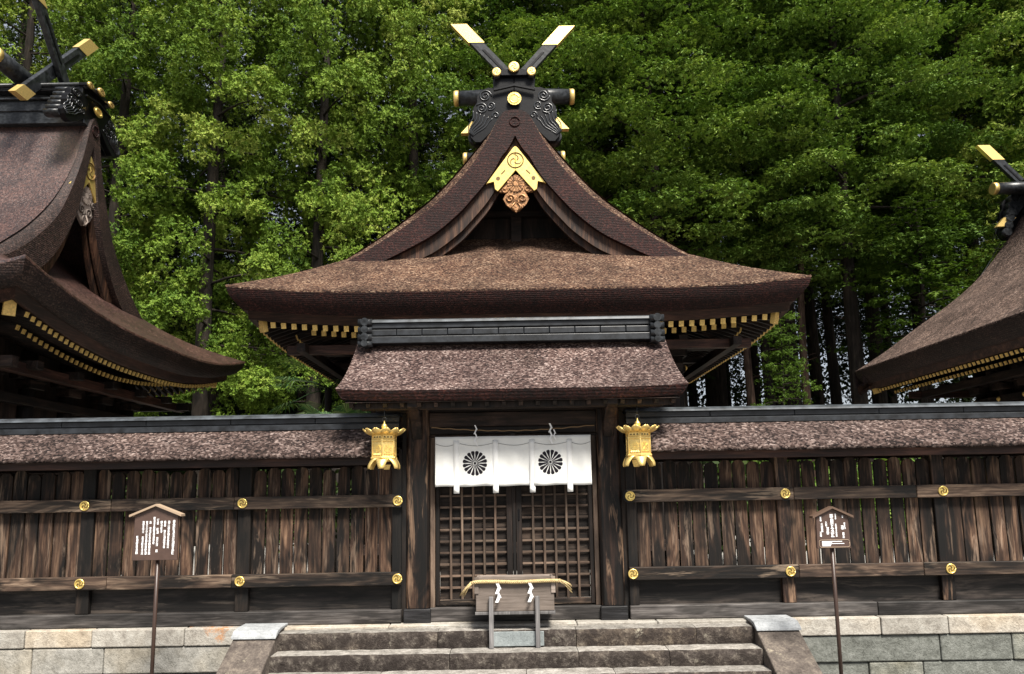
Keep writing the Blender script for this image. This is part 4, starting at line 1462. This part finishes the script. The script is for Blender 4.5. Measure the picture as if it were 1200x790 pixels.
def crown(kind, H_, zb, R, nb, mat, pn=14, br=1.0, pr=.33, leafn=100, top=.55):
    """boughs spiral up the trunk; each bough is a dome (a) or drooping fan (b) of puffs, each puff a shell of leaf blades"""
    C_, S_, O_, B_ = [], [], [], []
    branches = []
    ga_ = 2.39996
    for k in range(nb):
        t = (k + rng.random()) / nb
        z = zb + (H_ - zb) * t
        prof = (1 - t) ** top * min(1, .6 + t * 5)
        a = k * ga_ + rng.normal() * .3
        r = max(.8, R * prof * (.80 + .22 * math.sin(a * 3 + z * .8) + rng.normal() * .12))
        pts = []
        for i in range(5):
            u = i / 4
            pts.append((r * u * math.cos(a), r * u * math.sin(a), z + r * (.15 * u - .22 * u * u)))
        branches.append((pts, .02 + .012 * r))
        c = np.array(pts[-1])
        size = br * rng.uniform(.7, 1.25)
        out = np.array([math.cos(a), math.sin(a), 0]); sd = np.array([-math.sin(a), math.cos(a), 0])
        bc = rng.normal()
        m = int(pn * size ** 1.3)
        for q in range(m):
            v = rng.normal(size=3); v /= np.linalg.norm(v)
            if kind == 'a':
                v[2] = v[2] * .8 + .25; v[0] += .35          # local x = outward
                off = v / np.linalg.norm(v) * size * rng.uniform(.55, 1.0) * np.array([1.0, 1.05, .78])
            else:
                rr = rng.uniform(.1, 1) ** .55
                an = rng.uniform(-1, 1) * 2.4
                off = np.array([math.cos(an), math.sin(an), 0]) * size * rr * 1.35
                off[2] = rng.normal() * .10 + .12 - .45 * rr * rr * size
            p = c - out * size * .35 + out * off[0] + sd * off[1] + np.array([0, 0, off[2]])
            C_.append(p); S_.append(pr * rng.uniform(.65, 1.3)); O_.append((out[0], out[1])); B_.append(bc)
        for q in range(1):       # small inner sprays
            u = rng.uniform(.3, .8)
            p = c * np.array([u, u, 0]) + sd * rng.normal() * .4 + np.array([0, 0, c[2] + rng.normal() * .4])
            C_.append(p); S_.append(pr * 1.2); O_.append((out[0], out[1])); B_.append(bc - .5)
    centres = np.array(C_); sizes = np.array(S_); outs = np.array(O_); bcol = np.array(B_)
    N = len(centres)
    per_t = 8
    nt_ = max(1, leafn // per_t)
    idx = np.repeat(np.arange(N), nt_)
    u = unit(len(idx))
    flat = .85 if kind == 'a' else .30
    if kind == 'a':
        u[:, 2] = u[:, 2] * .8 + .2
        u[:, :2] += outs[idx] * .3
        u /= np.linalg.norm(u, axis=1, keepdims=True)
        tp = centres[idx] + u * sizes[idx][:, None] * rng.uniform(.7, 1.1, (len(idx), 1)) * np.array([1, 1, .85])
    else:
        rr = rng.uniform(.15, 1.0, (len(idx), 1)) ** .6
        u[:, 2] *= .25
        tp = centres[idx] + u * sizes[idx][:, None] * rr * 1.45
        tp[:, 2] -= (rr[:, 0] ** 2) * sizes[idx] * .35
    j = np.repeat(np.arange(len(idx)), per_t)
    pi2 = idx[j]
    d = unit(len(j))
    if kind == 'a':
        nrm = u[j] + np.array([0, 0, .25]) + .55 * unit(len(j))
        d = np.cross(d, nrm); d /= np.linalg.norm(d, axis=1, keepdims=True) + 1e-9
        d = d + u[j] * .55
        d[:, 2] -= .12
        ln = rng.uniform(.065, .13, len(j)); wd = ln * rng.uniform(.19, .28, len(j))
    else:
        nrm = np.array([0, 0, 1.0]) + .5 * unit(len(j)) + .55 * u[j]
        d[:, 2] *= .3
        d = d * .8 + u[j] * .7; d[:, 2] -= .28
        ln = rng.uniform(.075, .145, len(j)); wd = ln * rng.uniform(.18, .28, len(j))
    pr_ = np.clip(.45 + .13 * bcol + rng.normal(0, .12, N), 0, 1)
    rr_ = np.clip(pr_[pi2] + rng.normal(0, .10, len(idx))[j] + rng.normal(0, .06, len(j)), 0, 1)
    me = leafmesh('crown', tp[j] + unit(len(j)) * .03, d, nrm, ln, wd, rr_, mat)
    return me, branches


def tree_mesh(H_, r0, branches, mat, lean=0, zmin=0):
    b = MB()
    n = 12
    pts = []
    for i in range(n + 1):
        t = i / n
        pts.append((.12 * math.sin(t * 5 + lean) + lean * t, .1 * math.cos(t * 4), H_ * t * .98 - .05))
    b.tube(pts, [r0 * (1.25 if i == 0 else 1) * (1 - .88 * i / n) + .02 for i in range(n + 1)], 12)
    for (ps, rb) in branches:
        b.tube(ps, [rb, rb * .8, rb * .6, rb * .4, rb * .2], 5, cap=False)
    me = bpy.data.meshes.new('trunk')
    me.from_pydata(b.v, [], b.f)
    me.polygons.foreach_set('use_smooth', [True] * len(b.f))
    a = me.attributes.new('rnd', 'FLOAT', 'POINT'); a.data.foreach_set('value', [.5] * len(b.v))
    me.materials.append(mat)
    me.update()
    return me

KINDS = {}
def kind_def(key, *a, trunk='trunkdark', r0=.28, **k):
    me, br = crown(*a, **k)
    KINDS[key] = (me, tree_mesh(a[1], r0, br, M[trunk]))

kind_def('cedar_low', 'a', 25, 4.3, 3.7, 48, M['leaf_a'], pn=18, br=1.25, pr=.35, leafn=200)
kind_def('cedar_tall', 'a', 29, 6.5, 3.8, 50, M['leaf_a'], pn=18, br=1.3, pr=.37, leafn=200)
kind_def('cypress', 'b', 28, 9.2, 3.9, 70, M['leaf_b'], pn=18, br=1.25, pr=.42, leafn=160)
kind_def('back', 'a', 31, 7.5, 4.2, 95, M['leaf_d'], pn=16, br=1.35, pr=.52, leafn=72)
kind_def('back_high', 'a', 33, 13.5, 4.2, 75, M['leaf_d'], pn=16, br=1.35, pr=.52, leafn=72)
kind_def('young', 'b', 10.5, 5.6, 1.7, 34, M['leaf_c'], pn=9, br=.6, pr=.30, leafn=88, top=.5, r0=.09)

def tree(kind, name, x, y, label, group, rz=None, s=1.0, sz=1.0, trunk=None):
    me, tr = KINDS[kind]
    r = empty(name, (x, y, 0), label, 'tree', group, rng.uniform(0, 6.28) if rz is None else rz)
    r.scale = (s, s, sz)
    c = bpy.data.objects.new('crown', me); C.objects.link(c); c.parent = r
    t = bpy.data.objects.new('trunk', tr); C.objects.link(t); t.parent = r
    return r

G1 = 'tall trees of the wood behind the halls'
front = [
 ('cedar_tall', 'cedar_tree', -17.6, 25.0, 'yellow-green cedar at the left edge rising behind the left hall'),
 ('cedar_low', 'cedar_tree', -13.4, 24.2, 'puffy yellow-green cedar just right of the left hall ridge finials'),
 ('cedar_low', 'cedar_tree', -9.9, 23.6, 'bright cedar filling the gap between the left hall gable and the central roof'),
 ('cedar_low', 'cedar_tree', -6.6, 24.8, 'bright puffy cedar above the left eave corner of the central hall'),
 ('cedar_tall', 'cedar_tree', -3.6, 26.0, 'olive cedar left of the crossed finials on the central hall'),
 ('cypress', 'cypress_tree', -.6, 27.0, 'dark cypress directly behind the crossed finials of the central hall'),
 ('cypress', 'cypress_tree', 3.0, 25.8, 'green cypress just right of the central hall finials'),
 ('cypress', 'cypress_tree', 6.3, 27.0, 'dark green cypress above the right slope of the central hall roof'),
 ('cypress', 'cypress_tree', 9.7, 25.6, 'green cypress above the right eave corner of the central hall'),
 ('cypress', 'cypress_tree', 13.2, 26.6, 'broad layered cypress between the central hall and the right hall'),
 ('cypress', 'cypress_tree', 16.6, 25.4, 'dark cypress left of the right hall finials'),
 ('cypress', 'cypress_tree', 11.4, 23.9, 'nearest bright layered cypress left of the right hall roof'),
 ('cypress', 'cypress_tree', 5.0, 24.6, 'nearest bright cypress right of the central hall gable'),
 ('cedar_tall', 'cedar_tree', 18.4, 24.2, 'light green cedar directly behind the finials of the right hall'),
 ('cedar_tall', 'cedar_tree', 22.2, 26.5, 'olive cedar at the right edge above the right hall finials'),
]
for k, (kd, nm, x, y, lb) in enumerate(front):
    rt_ = tree(kd, nm, x, y, lb, G1, s=random.uniform(.95, 1.08), sz=random.uniform(.95, 1.06))
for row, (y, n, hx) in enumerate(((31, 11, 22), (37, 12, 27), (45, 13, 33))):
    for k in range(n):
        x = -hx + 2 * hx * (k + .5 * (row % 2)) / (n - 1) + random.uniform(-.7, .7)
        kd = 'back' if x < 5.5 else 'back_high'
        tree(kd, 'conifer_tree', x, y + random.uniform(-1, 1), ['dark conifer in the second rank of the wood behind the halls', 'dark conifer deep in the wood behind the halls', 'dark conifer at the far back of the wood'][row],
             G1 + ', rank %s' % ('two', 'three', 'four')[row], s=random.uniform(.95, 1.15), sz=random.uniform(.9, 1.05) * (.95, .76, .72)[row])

# bare trunks standing on the right
def bare(x, y, r0, h, label, mat, lean=0, name='tree_trunk'):
    b = MB()
    pts = [(lean * t + .06 * math.sin(t * 7), .05 * math.cos(t * 5), h * t) for t in [i / 14 for i in range(15)]]
    b.tube(pts, [r0 * (1 - .5 * i / 14) for i in range(15)], 14)
    for k in range(7):
        z = h * random.uniform(.25, .9); a = random.uniform(0, 6.28)
        b.tube([(lean * z / h, 0, z), (lean * z / h + .4 * math.cos(a), .4 * math.sin(a), z + .1)], [.02, .008], 5)
    o = b.build(name, mat, None, label=label, cat='tree trunk', group='bare trunks at the edge of the wood')
    o.location = (x, y, 0)
    return o
bare(8.15, 25.1, .18, 10, 'reddish bare trunk just under the right eave of the central hall', M['trunk'])
bare(9.75, 24.7, .18, 10, 'pale reddish bare trunk just outside the central hall right eave corner', M['trunk'], .3)
bare(9.25, 26.5, .22, 13, 'dull brown trunk between the two reddish trunks', M['trunkdark'])
bare(11.7, 25.0, .07, 10, 'slender pale pole-like trunk left of the right hall eave tip', M['trunk'], -.1)
bare(12.3, 28.0, .25, 14, 'dark trunk deep in shade right of the two reddish trunks', M['trunkdark'])
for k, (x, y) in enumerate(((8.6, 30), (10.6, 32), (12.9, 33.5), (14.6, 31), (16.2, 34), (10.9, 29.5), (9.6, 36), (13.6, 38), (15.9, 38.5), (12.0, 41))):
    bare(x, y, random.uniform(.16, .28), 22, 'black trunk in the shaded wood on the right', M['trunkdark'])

tree('young', 'young_maple', 8.35, 22.6, 'small bright green leafy tree beside the right eave corner of the central hall', None, s=.5, sz=.66)
tree('young', 'young_maple', 12.9, 22.8, 'bright green leafy tree in front of the dark wood left of the right hall roof', None, s=1.25, sz=1.0)
tree('young', 'young_maple', 15.4, 22.4, 'bright leafy branches just above the right hall roof slope', None, s=.8, sz=.85)

# shrubs behind the fence
def shrub(x, y, r, h, n, mat, label, name='shrub', zc=None):
    z0 = h if zc is None else zc
    cs = np.stack([rng.normal(0, r * .5, n), rng.normal(0, r * .35, n), np.abs(rng.normal(0, .45 * r, n)) + z0 * .55], 1)
    idx = np.repeat(np.arange(n), 70)
    u = unit(len(idx))
    tp = cs[idx] + u * .28
    d = unit(len(idx)) * .7 + u; d[:, 2] -= .1
    ln = rng.uniform(.09, .17, len(idx)); up = unit(len(idx)); up[:, 2] += .8
    me = leafmesh('foliage', tp, d, up, ln, ln * .25, np.clip(rng.normal(.5, .2, len(idx)), 0, 1), mat)
    rt = empty(name, (x, y, 0), label, 'shrub')
    o = bpy.data.objects.new('foliage', me); C.objects.link(o); o.parent = rt
    b = MB()
    for k in range(7):
        a = k * .9
        b.tube([(0, 0, 0), (.1 * math.cos(a), .1 * math.sin(a), z0 * .4), (r * .5 * math.cos(a), r * .3 * math.sin(a), z0 * .8)], [.03, .02, .008], 5)
    b.build('stems', M['trunkdark'], rt)
shrub(5.0, 14.6, .9, 2.9, 22, M['leaf_c'], 'bright green shrub showing above the fence ridge right of the gate roof')
shrub(-2.9, 11.0, .8, 1.6, 18, M['leaf_d'], 'green shrub glimpsed over the fence boards left of the gate')
shrub(-5.4, 10.8, .9, 1.5, 18, M['leaf_d'], 'green shrub glimpsed over the fence boards behind the left notice board')
shrub(3.4, 10.8, .9, 1.5, 18, M['leaf_d'], 'green shrub glimpsed over the fence boards right of the gate')
shrub(5.2, 11.0, 1.0, 1.6, 20, M['leaf_b'], 'green shrub glimpsed over the fence boards behind the right notice board')

def palm(x, y, h, nf, fr, label, seed):
    R = random.Random(seed)
    rt = empty('fan_palm', (x, y, 0), label, 'palm tree')
    b = MB(); b.tube([(0, 0, 0), (.03, 0, h * .5), (0, .02, h)], [.11, .10, .09], 10); b.build('trunk', M['trunkdark'], rt)
    for k in range(nf):
        a = 2 * PI * k / nf + R.uniform(-.2, .2)
        el = R.uniform(-.5, .8)
        base = Vector((0, 0, h))
        tip = base + Vector((math.cos(a) * math.cos(el), math.sin(a) * math.cos(el), math.sin(el))) * fr * .9
        b = MB()
        b.tube([base, (base + tip) / 2 + Vector((0, 0, .06)), tip], [.015, .012, .008], 5)
        out = (tip - base).normalized()
        sd_ = out.cross(Vector((0, 0, 1))).normalized()
        up = sd_.cross(out)
        for q in range(22):
            th_ = (q / 21 - .5) * 4.2
            d = out * math.cos(th_) + sd_ * math.sin(th_)
            l_ = fr * .62 * R.uniform(.85, 1)
            p1 = tip + d * l_ * .6; p2 = tip + d * l_ + Vector((0, 0, -.22 * l_))
            wv = d.cross(up).normalized() * .018
            b.add([tip, p1 + wv, p2, p1 - wv], [(0, 1, 2, 3)], R.random())
        b.build('frond', M['palm'], rt)
palm(-4.9, 19.5, 4.3, 13, 1.25, 'dark fan palm in the shade left of the gate roof', 1)
palm(-2.95, 12.4, 2.45, 11, .62, 'small pale-tipped fan palm peeping over the fence ridge left of the gate roof', 2)

# wooded slope rising behind the left half, and the leafy undergrowth
def hz(x, y):
    k = 1 / (1 + math.exp((x - 3.5) / 1.6))
    far = max(0, y - 62) * .5
    return .03 + max(0, y - 31) * .42 * k + far * (1 - k) * .55
b = MB()
b.grid([[(-90 + 4.5 * i, 31 + 3 * j, hz(-90 + 4.5 * i, 31 + 3 * j) + .5 * math.sin(i * 1.9 + j) * min(1, j * .3) * (1 if i < 21 else 0)) for i in range(41)] for j in range(28)], rnd=.5)
b.build('wooded_slope', M['soil'], kind='structure')
n = 9000
px = rng.uniform(-30, 34, n); py = rng.uniform(28, 56, n)
left = px < 4.5
py = np.where(left, py, rng.uniform(30, 52, n))
pz = np.array([hz(a_, b_) for a_, b_ in zip(px, py)]) + np.where(left, np.abs(rng.normal(0, .8, n)), rng.uniform(0, 10.5, n) ** 1.0)
keep = left | (rng.random(n) < .40)
px, py, pz = px[keep], py[keep], pz[keep]; n = len(px)
idx = np.repeat(np.arange(n), 30)
u = unit(len(idx))
tp = np.stack([px, py, pz], 1)[idx] + u * .55
d = u + unit(len(idx)) * .6
ln = rng.uniform(.15, .32, len(idx))
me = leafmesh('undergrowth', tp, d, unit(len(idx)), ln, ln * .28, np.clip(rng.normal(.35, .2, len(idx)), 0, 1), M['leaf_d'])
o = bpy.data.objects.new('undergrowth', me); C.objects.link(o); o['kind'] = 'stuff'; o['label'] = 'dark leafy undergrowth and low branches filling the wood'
